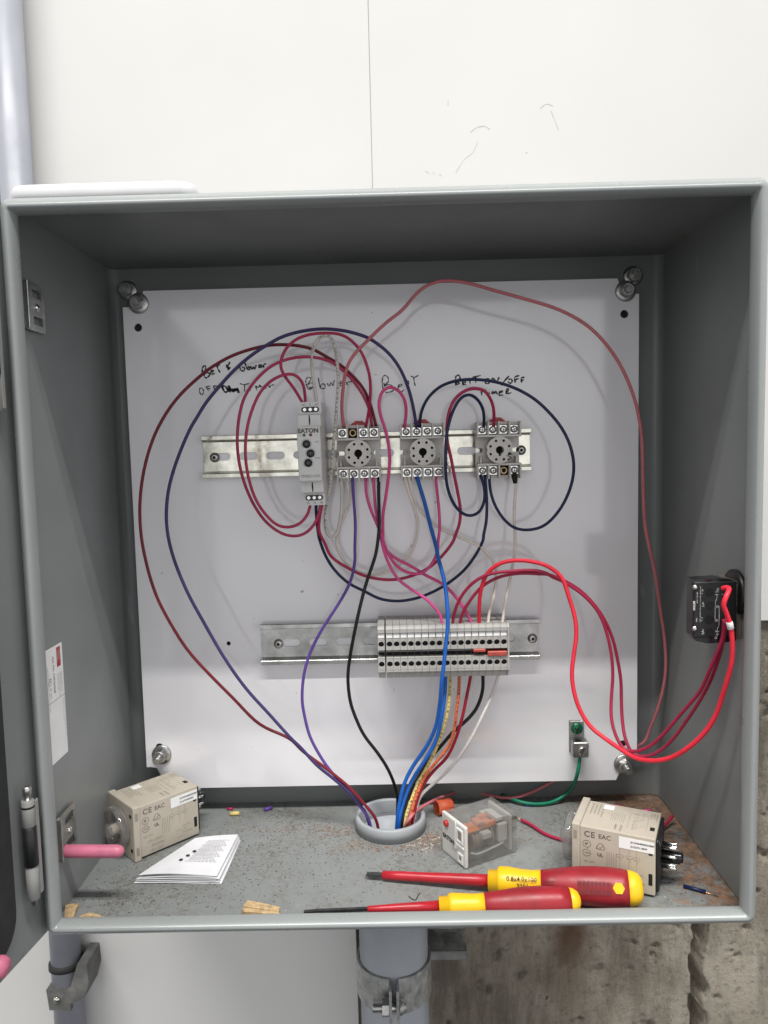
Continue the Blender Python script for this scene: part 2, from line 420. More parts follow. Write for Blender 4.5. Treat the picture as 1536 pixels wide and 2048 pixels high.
# ---------------------------------------------------------------- the steel enclosure
enc = thing('enclosure', 'open grey steel electrical enclosure with rounded rim on the wall', 'enclosure', (4, -30, ZB))
t = 2.2
def arc(cx, cy, r, a0, a1, n=6): return [(cx+r*cos(a0+(a1-a0)*k/n), cy+r*sin(a0+(a1-a0)*k/n)) for k in range(n+1)]
ro, ri = 10., 10.-t; yf = -118.
outer = [(XL, yf)]+arc(XL+ro, YB-ro, ro, pi, pi/2)+arc(XR-ro, YB-ro, ro, pi/2, 0)+[(XR, yf)]
inner = [(XR-t, yf)]+arc(XR-ro, YB-ro, ri, 0, pi/2)+arc(XL+ro, YB-ro, ri, pi/2, pi)+[(XL+t, yf)]
body = MB()
n = len(outer); vs = []; fs = []
for zz in (ZB, ZT): vs += [(p[0], p[1], zz) for p in outer]+[(p[0], p[1], zz) for p in inner]
N2 = 2*n
for i in range(N2):
    j = (i+1) % N2; fs.append((i, j, N2+j, N2+i))
for i in range(n-1):
    for base in (0, N2): fs.append((base+i, base+i+1, base+N2-2-i, base+N2-1-i))
body.add(vs, fs)
CX, CY, CR = -1.8, 17., 30.                 # conduit entry
fo = [(XL+1.1, yf+.2), (XR-1.1, yf+.2)]+arc(XR-ro, YB-ro, ro-1.1, 0, pi/2)+arc(XL+ro, YB-ro, ro-1.1, pi/2, pi)
body.plate(fo, [circ(CX, CY, 27, 32)], 2, ZB+.3, FZ)
body.prism(fo, 2, ZT-2.5, ZT-.3)
body.build('body', 'grey_enamel', enc)
# rolled rim swept round the opening: (inset, depth) profile
prof = [(0., -114.), (.2, -121.), (1.6, -127.), (4.2, -131.6), (7., -134.6), (8.8, -135.5), (10.4, -134.4), (12.2, -129.5), (12.6, -125.5), (11.4, -123.), (2.3, -115.)]
rim = MB(); ring = 4*6
vs = []
for ins, yy in prof:
    rr = max(.6, 8-ins*.62)
    vs += [(p[0], yy, p[1]) for p in rrect(XL+ins, XR-ins, ZB+ins, ZT-ins, rr, 5)]
fs = []
m_ = len(prof)
for i in range(m_):
    for k in range(ring):
        a = i*ring+k; b = i*ring+(k+1) % ring; c = ((i+1) % m_)*ring+(k+1) % ring; d = ((i+1) % m_)*ring+k
        fs.append((a, b, c, d))
rim.add(vs, fs, None, True)
rim.build('rim', 'rim_enamel_lit', enc)
# studs that hold the mounting plate
def hexpts(r, a0=0): return [(r*cos(a0+k*pi/3), r*sin(a0+k*pi/3)) for k in range(6)]
def stud(x, z, y0, y1, ynut, rw=8.6, tilt=0):
    s_ = MB().cyl((x, y0, z), (x, y1, z), 3.1, n=14)
    for k in range(int((y0-y1)/1.4)): s_.lathe([(3.1, 0), (3.5, .45), (3.1, .9)], (x, y1+.6+k*1.4, z), (0, 1, 0), 14, caps=False)
    st_ = s_.build('stud', 'steel_dull', enc)
    nn = MB(); nn.prism([(x+p[0], z+p[1]) for p in hexpts(6.2, .3+tilt)], 1, ynut-5.5, ynut)
    nn.lathe([(6.0, 0), (5.2, 1.0)], (x, ynut-5.5, z), (0, -1, 0), 18)
    nn.build('nut', 'zinc', st_)
    MB().lathe([(rw, 0), (rw, 1.0), (rw-.7, 1.6), (5.5, 2.0)], (x, ynut+2.0, z), (0, -1, 0), 24).build('washer', 'zinc', st_)
for x, z, y1 in ((-216.8, 214.5, 33), (218.4, 214, 33), (218, -221, 27), (-216.5, -203, 27)):
    stud(x, z, YB-t, y1, 42.4, 9.2, x*.01)
for x, z in ((-234, 231), (232.5, 232)):    # wall bolts in the back
    s_ = MB().lathe([(9, 0), (9, 1.4), (6.5, 2)], (x, YB-t-.1, z), (0, -1, 0), 24); s_.prism([(x+p[0], z+p[1]) for p in hexpts(6.4, .2)], 1, YB-t-8, YB-t-1.8)
    s_.cyl((x, YB-t-8, z), (x, YB-t-12, z), 3.2, n=12)
    s_.build('wall_bolt', 'zinc', enc)
# catch plates on the left wall, rubber coated pin through the lower one
def catch(zc):
    x = XL+t+.1; y0, y1 = -107, -79; h = 17
    c = MB(); pl = rrect(y0, y1, zc-h, zc+h, 2.5, 3)
    hs = [rrect(-97, -83, zc+s*9.5-3, zc+s*9.5+3, .6, 2) for s in (1, -1)]
    M = Matrix.Translation((x, 0, 0))
    c.plate(pl, hs, 0, 2.0, 3.4, M)
    c.box(x+.0, x+5.5, y0-1, y0+.4, zc-h+.5, zc+h-.5, .3)
    o = c.build('catch_plate', 'zinc', enc)
    sc_ = MB().lathe([(2.7, 0), (2.6, .8), (1.6, 1.7), (0, 1.9)], (x+3.4, -91, zc), (1, 0, 0), 14)
    sc_.build('screw', 'steel_bright', o)
catch(186.5); catch(-205.)
pn = MB().lathe([(2.6, -3.5), (4.6, 0), (4.75, 1), (4.75, 39), (4.3, 41.6), (3.0, 43.6), (1.2, 44.6), (0, 44.8)], (XL+t+4, -100, -217), (1, -.04, 0), 20)
pn.build('latch_pin', 'pink_rubber', enc)
# rating label on the left wall
x = XL+t+.12
lb = MB().box(x, x+.15, -107.6, -77.5, -148.5, -62); lab = lb.build('rating_label', 'sticker_white', enc)
lab['label'] = 'white rating sticker with a red block'
x += .2
tx = MB(); U, V = -Z_, Y_                   # the writing runs downwards
MB().add([(x, -81, -64), (x, -87.5, -64), (x, -87.5, -79), (x, -81, -79)], [(0, 1, 2, 3)]).build('logo_block', 'label_red', lab)
MB().text('nVent', 3.2, (x+.05, -84, -66), U, V).text('HOFFMAN', 1.9, (x+.05, -86.8, -66), U, V).build('lettering', 'print_white', lab)
tx.text('Cat. No. CSD20208', 3.4, (x, -94.5, -69), U, V, bold=.02)
tx.text('UL', 3, (x, -101, -84.5), U, V, bold=.03)
for i, s_ in enumerate(('nVent Equipment Co', '2100 Hoffman Way', 'Anoka, MN 55303 USA', 'Tel 763-422-2211')): tx.text(s_, 1.9, (x, -81-i*2.4, -84), U, V)
tx.text('98  J670', 2.6, (x, -100.6, -91), U, V)
for i, s_ in enumerate(('INDUSTRIAL CONTROL PANEL ENCLOSURE', 'TYPE  12, 13')): tx.text(s_, 1.7, (x, -103.4-i*2.4, -75), U, V)
for i in range(2): tx.text('Protected by one or more patents, other patents pending'[:52-i*20], 1.35, (x, -79.5-i*2, -105), U, V)
tx.ribbon(circ(-100, -86.8, 2.7, 16)+[(-97.3, -86.8)], .4, (x, 0, 0), Y_, Z_)
tx.box(x, x+.03, -107.4, -77.6, -102.6, -102.3)
tx.build('lettering', 'print_black', lab)
# the open door, seen nearly edge on, with its gasket and hinges
ang = radians(-97.5); du = Vector((cos(ang), sin(ang), 0)); dn = Vector((-du.y, du.x, 0))      # dn: inner face
DO = Vector((-255.5, -139, 0))
MD = Matrix(((du.x, dn.x, 0, DO.x), (du.y, dn.y, 0, DO.y), (0, 0, 1, 0), (0, 0, 0, 1)))
d_ = MB()
d_.box(-21, 500, -3, -1, ZB-2, ZT+2, .6, MD)
d_.box(-21, -19, -20, -2, ZB-2, ZT+2, .6, MD); d_.box(498, 500, -20, -2, ZB-2, ZT+2, .6, MD)
d_.box(-19, 498, -20, -2, ZB-2, ZB, .4, MD); d_.box(-19, 498, -20, -2, ZT, ZT+2, .4, MD)
d_.box(-20, 499, -22, -20, ZB-2, ZT+2, .6, MD)
door = d_.build('door', 'grey_enamel', enc)
gk = MB(); go = rrect(20, 480, ZB+16, ZT-16, 24, 6); gi = rrect(38, 462, ZB+34, ZT-34, 10, 6)
gk.plate(go, [gi], 1, -1, 4, MD @ Matrix.Identity(4)); gk.build('gasket', 'rubber_black', door)
for zc in (150., -185.):
    hx, hy = (-248.0 if zc < 0 else -252.0), -147.0
    ho = MB().cyl((hx, hy, zc+12), (hx, hy, zc+31), 4.2, n=20, bev=.5).build('hinge_knuckle', 'hinge_grey', door)
    MB().cyl((hx, hy, zc-40), (hx, hy, zc-16), 4.2, n=20, bev=.5).build('hinge_knuckle', 'hinge_grey', door)
    MB().cyl((hx, hy, zc+25.6), (hx, hy, zc+27), 4.3, n=20).build('groove', 'dark_hole', ho)
    MB().cyl((hx, hy, zc-16), (hx, hy, zc+12), 4.8, n=20, bev=.6).build('hinge_barrel', 'black_plastic', ho)
    MB().cyl((hx, hy, zc-44), (hx, hy, zc+39), 2.1, n=14).lathe([(2.1, 0), (3, .3), (3, 5.5), (2.2, 6.6)], (hx, hy, zc+34), (0, 0, 1), 14).build('hinge_pin', 'zinc', ho)
    MB().box(hx+2.5, hx+4.0, hy+3, hy+7, zc-38, zc+29, .3).build('hinge_leaf', 'hinge_grey', ho)
MB().lathe([(5, 0), (7, 1), (7, 8), (5.5, 11), (0, 12)], MD @ Vector((42, -1, ZB+16)), dn, 18).build('latch_knob', 'pink_rubber', door)
MB().lathe([(4, 0), (4, 1.2)], MD @ Vector((40, -1, ZB+6)), dn, 16).build('rivet', 'print_white', door)

# white plastic lid lying on top of the box
ld = MB(); pts = rrect(-250, -128, -112, -30, 5, 4)
vs = []
for ins, zz in ((0, ZT), (0, ZT+9), (1.2, ZT+11.5), (5, ZT+13.2), (9, ZT+13.4)):
    vs += [(p[0], p[1], zz) for p in rrect(-252+ins, -124-ins*1.8, -114+ins, -30-ins, 9, 4)]
q = 20
fs = [(i*q+k, i*q+(k+1) % q, (i+1)*q+(k+1) % q, (i+1)*q+k) for i in range(4) for k in range(q)]+[tuple(range(q)), tuple(4*q+k for k in range(q))]
ld.add(vs, fs, None, True)
tag(ld.build('plastic_lid', 'tray_white', origin=(-188, -72, ZT)), 'white rounded plastic lid lying on top of the enclosure', 'lid')

# ---------------------------------------------------------------- conduits and straps on the wall
con = thing('conduit', 'thick grey conduit rising through the floor of the box', 'conduit', (CX, CY, -620))
c = MB(); c.lathe([(31.5, -640), (31.5, ZB-.5), (26.4, ZB-.5), (26.4, -640)], (CX, CY, 0), (0, 0, 1), 40, caps=False); c.build('pipe', 'conduit_grey', con)
c = MB(); c.lathe([(26.6, ZB-1), (27.6, FZ+10.6), (28.4, FZ+12), (30.4, FZ+12.2), (31.9, FZ+10.8), (32.4, FZ+.5), (26.6, FZ+.5)], (CX, CY, 0), (0, 0, 1), 44, caps=False)
c.build('hub', 'hub_grey', con)
cl = thing('pipe_clamp', 'galvanized two-piece pipe clamp bolted round the thick conduit', 'clamp', (CX, CY, -419))
def band(s):                                # one half of the strap, open towards the camera
    r = 32.2; out = []; inn = []
    a0 = -pi/2+s*.125; a1 = pi/2 if s > 0 else -pi*1.5
    for k in range(21):
        a = a0+(a1-a0)*k/20; out.append((CX+(r+2.2)*cos(a), CY+(r+2.2)*sin(a))); inn.append((CX+r*cos(a), CY+r*sin(a)))
    e = [(CX+s*2.0, CY-r-17), (CX+s*4.4, CY-r-17)] if s > 0 else [(CX+s*2.0, CY-r-17), (CX+s*4.4, CY-r-17)]
    poly = [e[0]]+inn+list(reversed(out))+[e[1]]
    return MB().prism(poly, 2, -419, -386)
for s in (1, -1): band(s).build('strap', 'galvanized', cl)
b_ = MB().cyl((CX-19, CY-43, -405), (CX+10, CY-43, -405), 3.6, n=16)
for k in range(8): b_.lathe([(3.6, 0), (4.1, .55), (3.6, 1.1)], (CX-18.5+k*1.3, CY-43, -405), (1, 0, 0), 16, caps=False)
bo = b_.build('bolt', 'zinc', cl)
Mh = Matrix.Translation((0, CY-43, -405))
MB().prism(hexpts(7.4, .2), 0, CX-10.5, CX-4.6, Mh).build('nut', 'steel_dull', bo)
MB().lathe([(6.2, 0), (6.4, 1.2), (4.8, 4.2), (0, 5)], (CX+4.6, CY-43, -405), (1, 0, 0), 18).build('bolt_head', 'galvanized', bo)
sr = thing('strut_channel', 'short steel strut channel behind the thick conduit', 'strut channel', (20, 60, -421))
c = MB(); zs0, zs1 = -421.5, -380
c.box(-30, 70, 80, 82, zs0, zs1); c.box(-30, 70, 57, 80, zs0, zs0+2); c.box(-30, 70, 57, 80, zs1-2, zs1)
c.box(-30, 70, 56, 57.8, zs0, zs0+9.5, .5); c.box(-30, 70, 56, 57.8, zs1-9.5, zs1, .5)
c.build('channel', 'steel_dull', sr)
MB().lathe([(5.5, 0), (5.5, 2), (4, 4.4), (0, 5)], (50.5, 80, -399), (0, -1, 0), 18).build('bolt', 'zinc', sr)
c = MB().cyl((-327, 60, -700), (-327, 60, 800), 14.2, n=32)
tag(c.build('thin_conduit', 'thin_conduit_grey', origin=(-327, 60, -700)), 'thin grey conduit running up the wall left of the box', 'conduit')
c = MB().tube([(-345+3*sin(z*.011), 66, z) for z in range(-700, 801, 60)], 2.6, 10)
tag(c.build('black_cable', 'cable_black', origin=(-345, 66, -700)), 'black cable running beside the thin conduit', 'cable')
pc = thing('pipe_strap', 'dark grey clamp block holding the thin conduit and black cable', 'clamp', (-320, 60, -440))
c = MB().prism([(-341, -437), (-318, -437), (-309, -411), (-300, -411), (-299, -430), (-304, -446), (-318, -452), (-318, -459), (-339, -458)], 1, 44.5, 77); c.build('block', 'cast_grey', pc)
MB().lathe([(15, 0), (16.4, .8), (16.4, 6), (15, 7)], (-327, 60, -424), (0, .1, 1), 28).build('band', 'rubber_black', pc)
MB().lathe([(3.4, 0), (3, 1.4), (0, 1.8)], (-331, 44.5, -447), (0, -1, 0), 14).build('screw', 'zinc_yellow', pc)

# ---------------------------------------------------------------- white mounting plate
PLATE = (1.07, Vector((-.44, 45, -5.6)))   # plate face stands 45 mm behind the reference plane, hardware drawn at 1:1.07
mp = thing('mounting_plate', 'white enamelled back plate with handwritten marker notes inside the box', 'mounting plate', (0, 0, -216))
def corner(cx, cz, sx, sz, n_=18, m__=13):
    # notch going round the plate, pts listed from the vertical edge to the horizontal edge
    p = [(cx, cz-sz*m__), (cx-sx*4, cz-sz*m__), (cx-sx*9, cz-sz*(m__-1)), (cx-sx*14, cz-sz*8), (cx-sx*n_+sx*1, cz-sz*3), (cx-sx*n_, cz)]
    return p
o_ = corner(-216, 216, -1, 1)+list(reversed(corner(216, 216, 1, 1)))+corner(216, -216, 1, -1, 18, 20)+list(reversed(corner(-216, -216, -1, -1, 18, 20)))
hs = [circ(-203.9, 186, 3.4), circ(203.9, 186.7, 3.4), circ(-138.9, -86.2, 1.9, 12), circ(203.8, -183.5, 3.4), circ(-203.8, -178, 3.4)]
p_ = MB().plate(o_, hs, 1, 0, 2.0); p_.box(-196, 196, .6, 14, -215.6, -213.6); p_.box(-196, 196, .6, 14, 213.6, 215.6)
p_.box(-215.6, -213.6, .6, 12, -192, 200); p_.box(213.6, 215.6, .6, 12, -192, 200)
p_.build('plate', 'white_enamel', mp)
WIRES = [
('purple_wire', 'indigo', 1.45, 'large indigo wire arching over the timer from middle relay socket to conduit',
  [(29.3,23.6,97.4),(26.9,19.9,113.9),(22.6,15.9,131.4),(15.8,12.1,147.6),(6.7,9.5,160.2),(-3.5,8.0,168.9),(-11.1,7.3,173.7),(-27.2,6.3,179.1),(-46.7,5.2,181.7),(-65.2,4.2,180.3),(-82.6,3.2,176.0),(-96.6,2.3,168.9),(-110.6,1.3,160.0),(-124.8,0.3,148.3),(-136.6,-0.7,135.9),(-148.6,-1.7,122.4),(-158.3,-2.7,107.7),(-163.1,-3.2,100.1),(-175.8,-4.9,72.1),(-183.6,-5.8,46.9),(-186.4,-5.1,19.2),(-182.9,-3.9,-6.9),(-172.0,-2.3,-40.0),(-160.4,-1.1,-64.7),(-144.7,0.5,-96.4),(-126.5,2.0,-126.3),(-105.7,3.4,-152.1),(-86.8,5.0,-175.8),(-80.0,5.6,-182.9),(-66.6,6.9,-199.9),(-51.4,8.2,-213.8),(-39.2,9.2,-226.0),(-28.6,10.3,-239.8),(-22.6,11.1,-251.0),(-18.5,12.8,-278.0),(-14.5,14.5,-335.0)]),
('red_wire', 'darkred', 1.4, 'dark red wire in the widest arc left of the rails down to conduit',
  [(-6.3,23.6,99.6),(-8.4,21.9,109.7),(-11.7,20.0,121.5),(-17.2,17.9,133.3),(-26.3,15.8,143.9),(-35.4,14.2,152.1),(-46.9,12.9,159.2),(-58.4,12.1,165.8),(-69.9,11.5,168.9),(-81.5,11.1,170.2),(-95.5,10.5,170.0),(-111.9,9.8,166.8),(-128.4,9.1,161.4),(-146.2,8.3,151.9),(-159.4,7.7,141.8),(-173.1,6.9,129.5),(-186.5,6.1,112.8),(-198.0,5.1,91.7),(-206.3,4.1,66.2),(-210.7,3.1,40.5),(-211.5,2.7,14.6),(-208.8,3.6,-11.8),(-201.7,5.0,-43.0),(-191.0,6.2,-67.9),(-177.1,7.5,-93.2),(-158.5,8.8,-116.5),(-137.6,10.2,-140.2),(-116.4,11.6,-164.0),(-90.1,12.2,-177.3),(-79.4,11.8,-188.8),(-62.3,10.5,-201.6),(-48.3,9.3,-212.8),(-37.5,8.4,-222.3),(-25.2,7.2,-236.7),(-14.5,6.0,-251.0),(-12.1,9.2,-278.0),(-9.7,12.0,-335.0)]),
('purple_wire', 'purple', 1.35, 'purple wire from lower screw of first relay socket curving left past lower rail',
  [(-28.0,24.7,55.0),(-28.1,23.3,49.0),(-27.2,19.2,31.1),(-26.4,16.5,13.2),(-27.5,14.8,-8.7),(-27.5,14.2,-17.6),(-31.5,12.8,-35.3),(-39.9,11.5,-51.0),(-51.8,9.9,-68.5),(-62.0,8.9,-84.3),(-70.7,9.3,-102.4),(-75.8,9.9,-120.7),(-77.8,10.5,-141.1),(-76.5,11.0,-154.5),(-72.5,11.6,-174.2),(-65.2,12.1,-190.8),(-56.3,12.6,-205.9),(-45.5,12.2,-219.0),(-36.3,11.2,-230.2),(-28.6,10.3,-241.4),(-21.7,9.4,-251.0),(-17.9,11.6,-278.0),(-14.0,13.7,-335.0)]),
('black_wire', 'black', 1.5, 'black wire from first relay socket down past left end of terminal blocks',
  [(-5.0,24.7,54.4),(-5.4,18.9,36.6),(-5.3,13.8,13.0),(-8.2,11.6,-8.6),(-10.6,10.7,-17.5),(-17.1,8.8,-34.9),(-23.8,6.3,-57.5),(-29.7,5.1,-82.2),(-33.9,7.1,-102.5),(-36.4,9.0,-121.2),(-35.3,11.0,-142.1),(-31.9,12.5,-156.0),(-23.9,14.6,-176.4),(-13.3,16.6,-192.1),(-4.2,20.9,-208.9),(1.9,26.4,-226.5),(4.8,30.9,-242.1),(4.9,33.4,-251.0),(3.5,28.4,-278.0),(2.0,25.7,-335.0)]),
('pink_wire', 'pink', 1.35, 'pink wire looping below the first socket round to middle socket',
  [(-16.6,24.7,53.5),(-16.2,22.1,40.3),(-12.9,19.5,27.1),(-7.1,17.0,12.7),(-2.6,16.0,0.6),(2.8,14.8,-14.8),(11.4,13.8,-25.6),(21.9,13.1,-30.2),(30.8,12.9,-30.4),(39.8,12.9,-22.5),(45.3,12.9,-10.2),(45.7,12.9,-3.3),(47.4,12.9,8.7),(47.3,15.6,24.1),(46.1,21.0,41.8),(45.4,24.7,53.7)]),
('pink_wire', 'pink2', 1.35, 'pink wire from last lower screw of first socket to middle of terminal row',
  [(-9.9,24.7,54.6),(-9.1,22.6,36.5),(-8.1,21.2,24.4),(-5.4,19.4,10.0),(-3.2,16.3,-4.1),(0.9,12.8,-18.1),(9.4,8.8,-33.7),(21.5,7.5,-43.5),(33.6,6.5,-51.6),(42.2,5.6,-60.6),(46.5,5.0,-67.7),(48.0,4.3,-77.4)]),
('pink_wire', 'pink', 1.4, 'pink wire with tall hairpin loop above the middle relay socket',
  [(18.7,23.6,97.6),(20.4,15.8,111.5),(18.8,11.4,121.9),(13.1,9.6,129.4),(6.1,8.9,131.9),(0.1,8.2,127.9),(-3.0,7.1,117.5),(-1.5,6.0,106.9),(1.8,5.0,96.4),(4.4,5.6,83.5),(5.2,7.6,69.4),(3.7,9.7,55.3),(0.9,12.3,37.4),(-1.9,14.6,21.7),(-2.3,16.7,7.0),(-1.5,18.7,-7.2),(8.1,20.4,-17.6),(22.2,19.5,-25.0),(34.5,16.7,-32.9),(48.4,13.6,-39.9),(58.7,10.8,-49.5),(67.1,7.9,-61.6),(72.0,5.9,-70.3),(73.9,4.3,-78.0)]),
('red_wire', 'crimson', 1.4, 'crimson wire sweeping from timer base to top of third relay socket',
  [(-53.7,6.5,35.0),(-57.0,9.2,21.8),(-58.0,11.9,8.4),(-53.7,14.1,-1.7),(-49.0,16.8,-13.9),(-36.9,19.8,-23.7),(-21.1,21.4,-32.5),(-5.0,21.5,-36.5),(9.4,21.5,-36.8),(23.9,21.5,-33.5),(38.4,21.5,-26.6),(51.2,21.2,-15.0),(60.2,20.0,-2.5),(61.0,19.7,0.3),(65.3,18.2,12.5),(66.0,16.7,25.9),(64.2,15.3,38.1),(60.2,12.8,58.6),(57.9,11.3,71.7),(55.0,9.7,84.7),(55.2,8.4,101.0),(58.3,7.9,113.7),(64.3,7.5,122.8),(72.5,7.2,127.8),(80.6,7.0,128.7),(87.7,7.7,126.3),(92.6,10.0,119.9),(96.1,15.2,110.8),(97.1,23.6,96.9)]),
('blue_wire', 'navy', 1.35, 'navy wire hanging in the lowest curve between timer and third socket',
  [(-59.4,6.5,35.2),(-59.9,10.9,20.5),(-59.0,15.3,5.6),(-58.3,16.7,0.7),(-53.8,21.3,-14.5),(-46.3,23.9,-27.8),(-34.1,24.8,-40.1),(-19.8,25.6,-47.9),(-7.3,26.3,-54.8),(9.0,27.2,-57.7),(25.4,27.4,-55.7),(40.0,25.7,-50.2),(54.5,23.7,-41.9),(68.9,21.4,-30.0),(79.6,19.1,-15.4),(85.8,17.8,-2.8),(86.2,17.9,1.2),(88.9,19.1,13.1),(89.9,21.2,28.6),(89.7,22.8,40.6),(88.9,24.7,54.5)]),
('red_wire', 'rose', 1.3, 'inner rose red loop left of the timer joining its top and base',
  [(-63.7,6.5,35.3),(-66.7,3.8,24.9),(-73.8,1.1,17.0),(-82.9,-1.3,14.5),(-92.0,-3.2,16.7),(-100.7,-5.2,25.3),(-108.0,-7.5,37.3),(-112.7,-10.1,52.6),(-114.9,-12.9,69.9),(-114.6,-14.4,84.7),(-112.6,-12.8,100.5),(-107.7,-11.0,116.3),(-100.7,-9.3,129.8),(-91.4,-7.9,138.7),(-81.2,-6.5,143.1),(-73.4,-4.7,143.1),(-68.1,-2.4,138.6),(-65.7,-0.1,131.9),(-65.5,4.3,118.4)]),
('red_wire', 'rose', 1.3, 'outer rose red loop left of the timer reaching the first socket',
  [(-54.9,6.5,35.1),(-58.1,5.4,22.2),(-63.7,4.5,12.9),(-72.0,3.6,7.2),(-81.4,2.8,6.4),(-91.8,1.7,10.3),(-104.0,-0.4,21.4),(-114.4,-3.2,40.6),(-121.0,-6.3,64.2),(-122.7,-7.9,87.2),(-120.3,-6.3,110.0),(-115.3,-5.1,125.9),(-105.8,-3.9,139.4),(-93.0,-2.6,150.6),(-80.3,-1.6,156.0),(-67.7,-0.6,158.1),(-55.2,1.2,157.5),(-44.0,4.2,154.7),(-34.0,7.7,147.9),(-25.1,11.4,138.8),(-17.3,15.4,127.3),(-11.8,19.3,114.4),(-9.9,23.6,99.1)]),
('red_wire', 'crimson', 1.3, 'crimson wire curling from timer top over to the first socket',
  [(-67.0,4.3,118.5),(-74.6,1.6,132.3),(-81.0,-0.3,141.4),(-84.5,-1.6,149.4),(-83.7,-1.6,157.3),(-78.9,-0.8,166.3),(-70.7,-0.0,173.0),(-59.2,0.9,176.8),(-45.4,1.9,177.7),(-34.0,3.4,176.5),(-25.0,4.9,171.4),(-17.2,6.8,162.3),(-12.9,8.5,152.1),(-10.3,10.3,140.6),(-10.1,13.4,129.3),(-11.8,18.5,114.4),(-15.3,23.6,99.2)]),
('white_wire', 'whiteprint', 1.4, 'white printed wire in a tall narrow loop right of the timer',
  [(-55.8,4.3,118.2),(-57.3,2.8,134.2),(-58.5,1.6,145.6),(-58.6,0.7,156.9),(-56.6,0.8,166.0),(-52.4,1.6,172.8),(-47.2,2.3,175.6),(-42.1,2.9,173.8),(-39.0,3.9,165.9),(-37.7,5.3,154.6),(-37.0,6.9,141.0),(-39.0,9.4,120.4),(-40.8,11.5,103.0),(-43.3,13.6,85.4),(-45.9,16.1,64.1),(-47.8,18.1,47.3),(-50.7,19.3,34.0),(-52.9,19.8,21.9),(-52.2,20.4,7.3),(-48.1,20.6,2.3),(-43.2,20.8,5.8),(-40.4,21.2,16.7),(-38.3,22.2,31.1),(-38.3,24.7,55.2)]),
('white_wire', 'white', 1.35, 'white wire drooping between the first and middle relay sockets',
  [(-34.1,24.7,55.1),(-31.6,25.5,39.2),(-33.8,26.1,27.1),(-39.0,26.7,16.1),(-43.0,27.2,5.1),(-44.1,27.6,-2.8),(-42.5,28.0,-12.0),(-35.6,28.4,-23.2),(-24.9,28.8,-30.9),(-12.3,29.3,-34.0),(0.5,29.7,-30.7),(13.4,29.7,-23.6),(22.7,28.9,-13.7),(28.1,28.0,1.3),(28.9,27.2,13.7),(25.5,26.4,27.3),(20.9,25.4,42.1),(17.8,24.7,54.4)]),
('white_wire', 'white', 1.35, 'white wire crossing behind the blue wire to right of terminal row',
  [(21.8,24.7,54.3),(24.5,25.6,39.6),(29.2,26.4,27.2),(37.5,27.2,17.2),(47.1,27.2,8.4),(59.0,24.5,2.3),(70.8,21.6,-2.6),(81.4,19.0,-7.4),(89.9,16.4,-15.2),(94.8,14.1,-24.0),(96.1,11.4,-37.9),(92.9,8.7,-53.4),(88.9,6.6,-65.4),(87.2,4.3,-78.3)]),
('blue_wire', 'blue', 1.75, 'thick bright blue wire passing in front of the terminal blocks',
  [(28.7,24.7,54.1),(31.7,22.0,43.3),(35.0,18.9,31.3),(39.1,12.3,12.5),(44.1,3.1,-8.7),(44.5,1.0,-13.8),(48.9,-7.1,-31.8),(50.7,-13.4,-49.7),(51.1,-14.8,-70.2),(49.0,-15.6,-87.4),(47.0,-16.3,-104.6),(45.0,-16.5,-118.5),(43.7,-13.2,-135.5),(42.9,-11.1,-142.7),(39.9,-5.5,-161.9),(32.2,0.7,-181.6),(21.2,6.5,-199.9),(13.1,7.8,-214.9),(8.0,6.7,-230.6),(4.4,5.2,-251.0),(3.0,8.7,-278.0),(1.6,11.6,-335.0)]),
('blue_wire', 'blue', 1.75, 'bright blue wire leaving the underside of the terminal row',
  [(50.4,12.9,-116.1),(50.3,12.2,-123.1),(49.0,10.4,-140.9),(45.5,9.0,-161.1),(40.6,11.1,-181.2),(30.9,13.2,-199.7),(21.1,14.5,-214.8),(14.5,11.1,-226.3),(9.4,7.2,-239.0),(6.2,3.6,-251.0),(4.5,7.5,-278.0),(2.7,10.8,-335.0)]),
('yellow_wire', 'yellow', 1.5, 'pale yellow wire with black print under the terminal row',
  [(54.8,12.9,-116.2),(54.5,12.4,-123.2),(53.5,11.3,-138.0),(51.1,10.0,-156.8),(46.3,12.1,-173.6),(39.8,15.2,-192.6),(31.7,18.2,-210.1),(24.2,16.7,-222.5),(17.4,11.0,-236.1),(11.4,5.0,-251.0),(8.6,8.5,-278.0),(5.9,11.5,-335.0)]),
('orange_wire', 'orange', 1.5, 'orange printed wire under the terminal row',
  [(62.6,12.9,-116.4),(62.4,12.3,-122.6),(61.6,10.8,-138.0),(58.8,9.0,-156.6),(57.1,10.3,-171.5),(52.3,12.5,-186.8),(45.2,14.2,-197.2),(35.6,16.3,-209.4),(29.0,15.6,-218.8),(22.3,11.3,-231.4),(15.4,4.8,-251.0),(11.8,8.4,-278.0),(8.2,11.4,-335.0)]),
('red_wire', 'crimson2', 1.5, 'deep crimson wire under the terminal row beside the orange one',
  [(73.0,12.9,-116.6),(72.6,12.7,-122.9),(68.7,12.3,-141.9),(63.7,12.7,-164.5),(58.2,16.3,-183.6),(50.3,19.8,-201.3),(39.1,22.8,-213.9),(29.0,19.1,-225.3),(22.2,13.1,-238.9),(18.6,7.9,-251.0),(14.4,10.5,-278.0),(10.2,13.0,-335.0)]),
('black_wire', 'black', 1.6, 'black wire bending under the right half of the terminal row',
  [(83.2,12.9,-116.8),(83.5,13.5,-123.4),(83.2,15.0,-138.3),(77.6,16.7,-154.9),(68.2,18.1,-166.6),(57.0,19.7,-176.8),(45.8,21.9,-190.6),(36.1,23.9,-202.7),(27.9,25.0,-214.7),(19.5,19.4,-225.3),(12.6,11.4,-239.5),(9.1,5.1,-251.0),(6.8,8.5,-278.0),(4.4,11.5,-335.0)]),
('white_wire', 'white2', 1.5, 'white wire slanting from right end of terminal row to conduit',
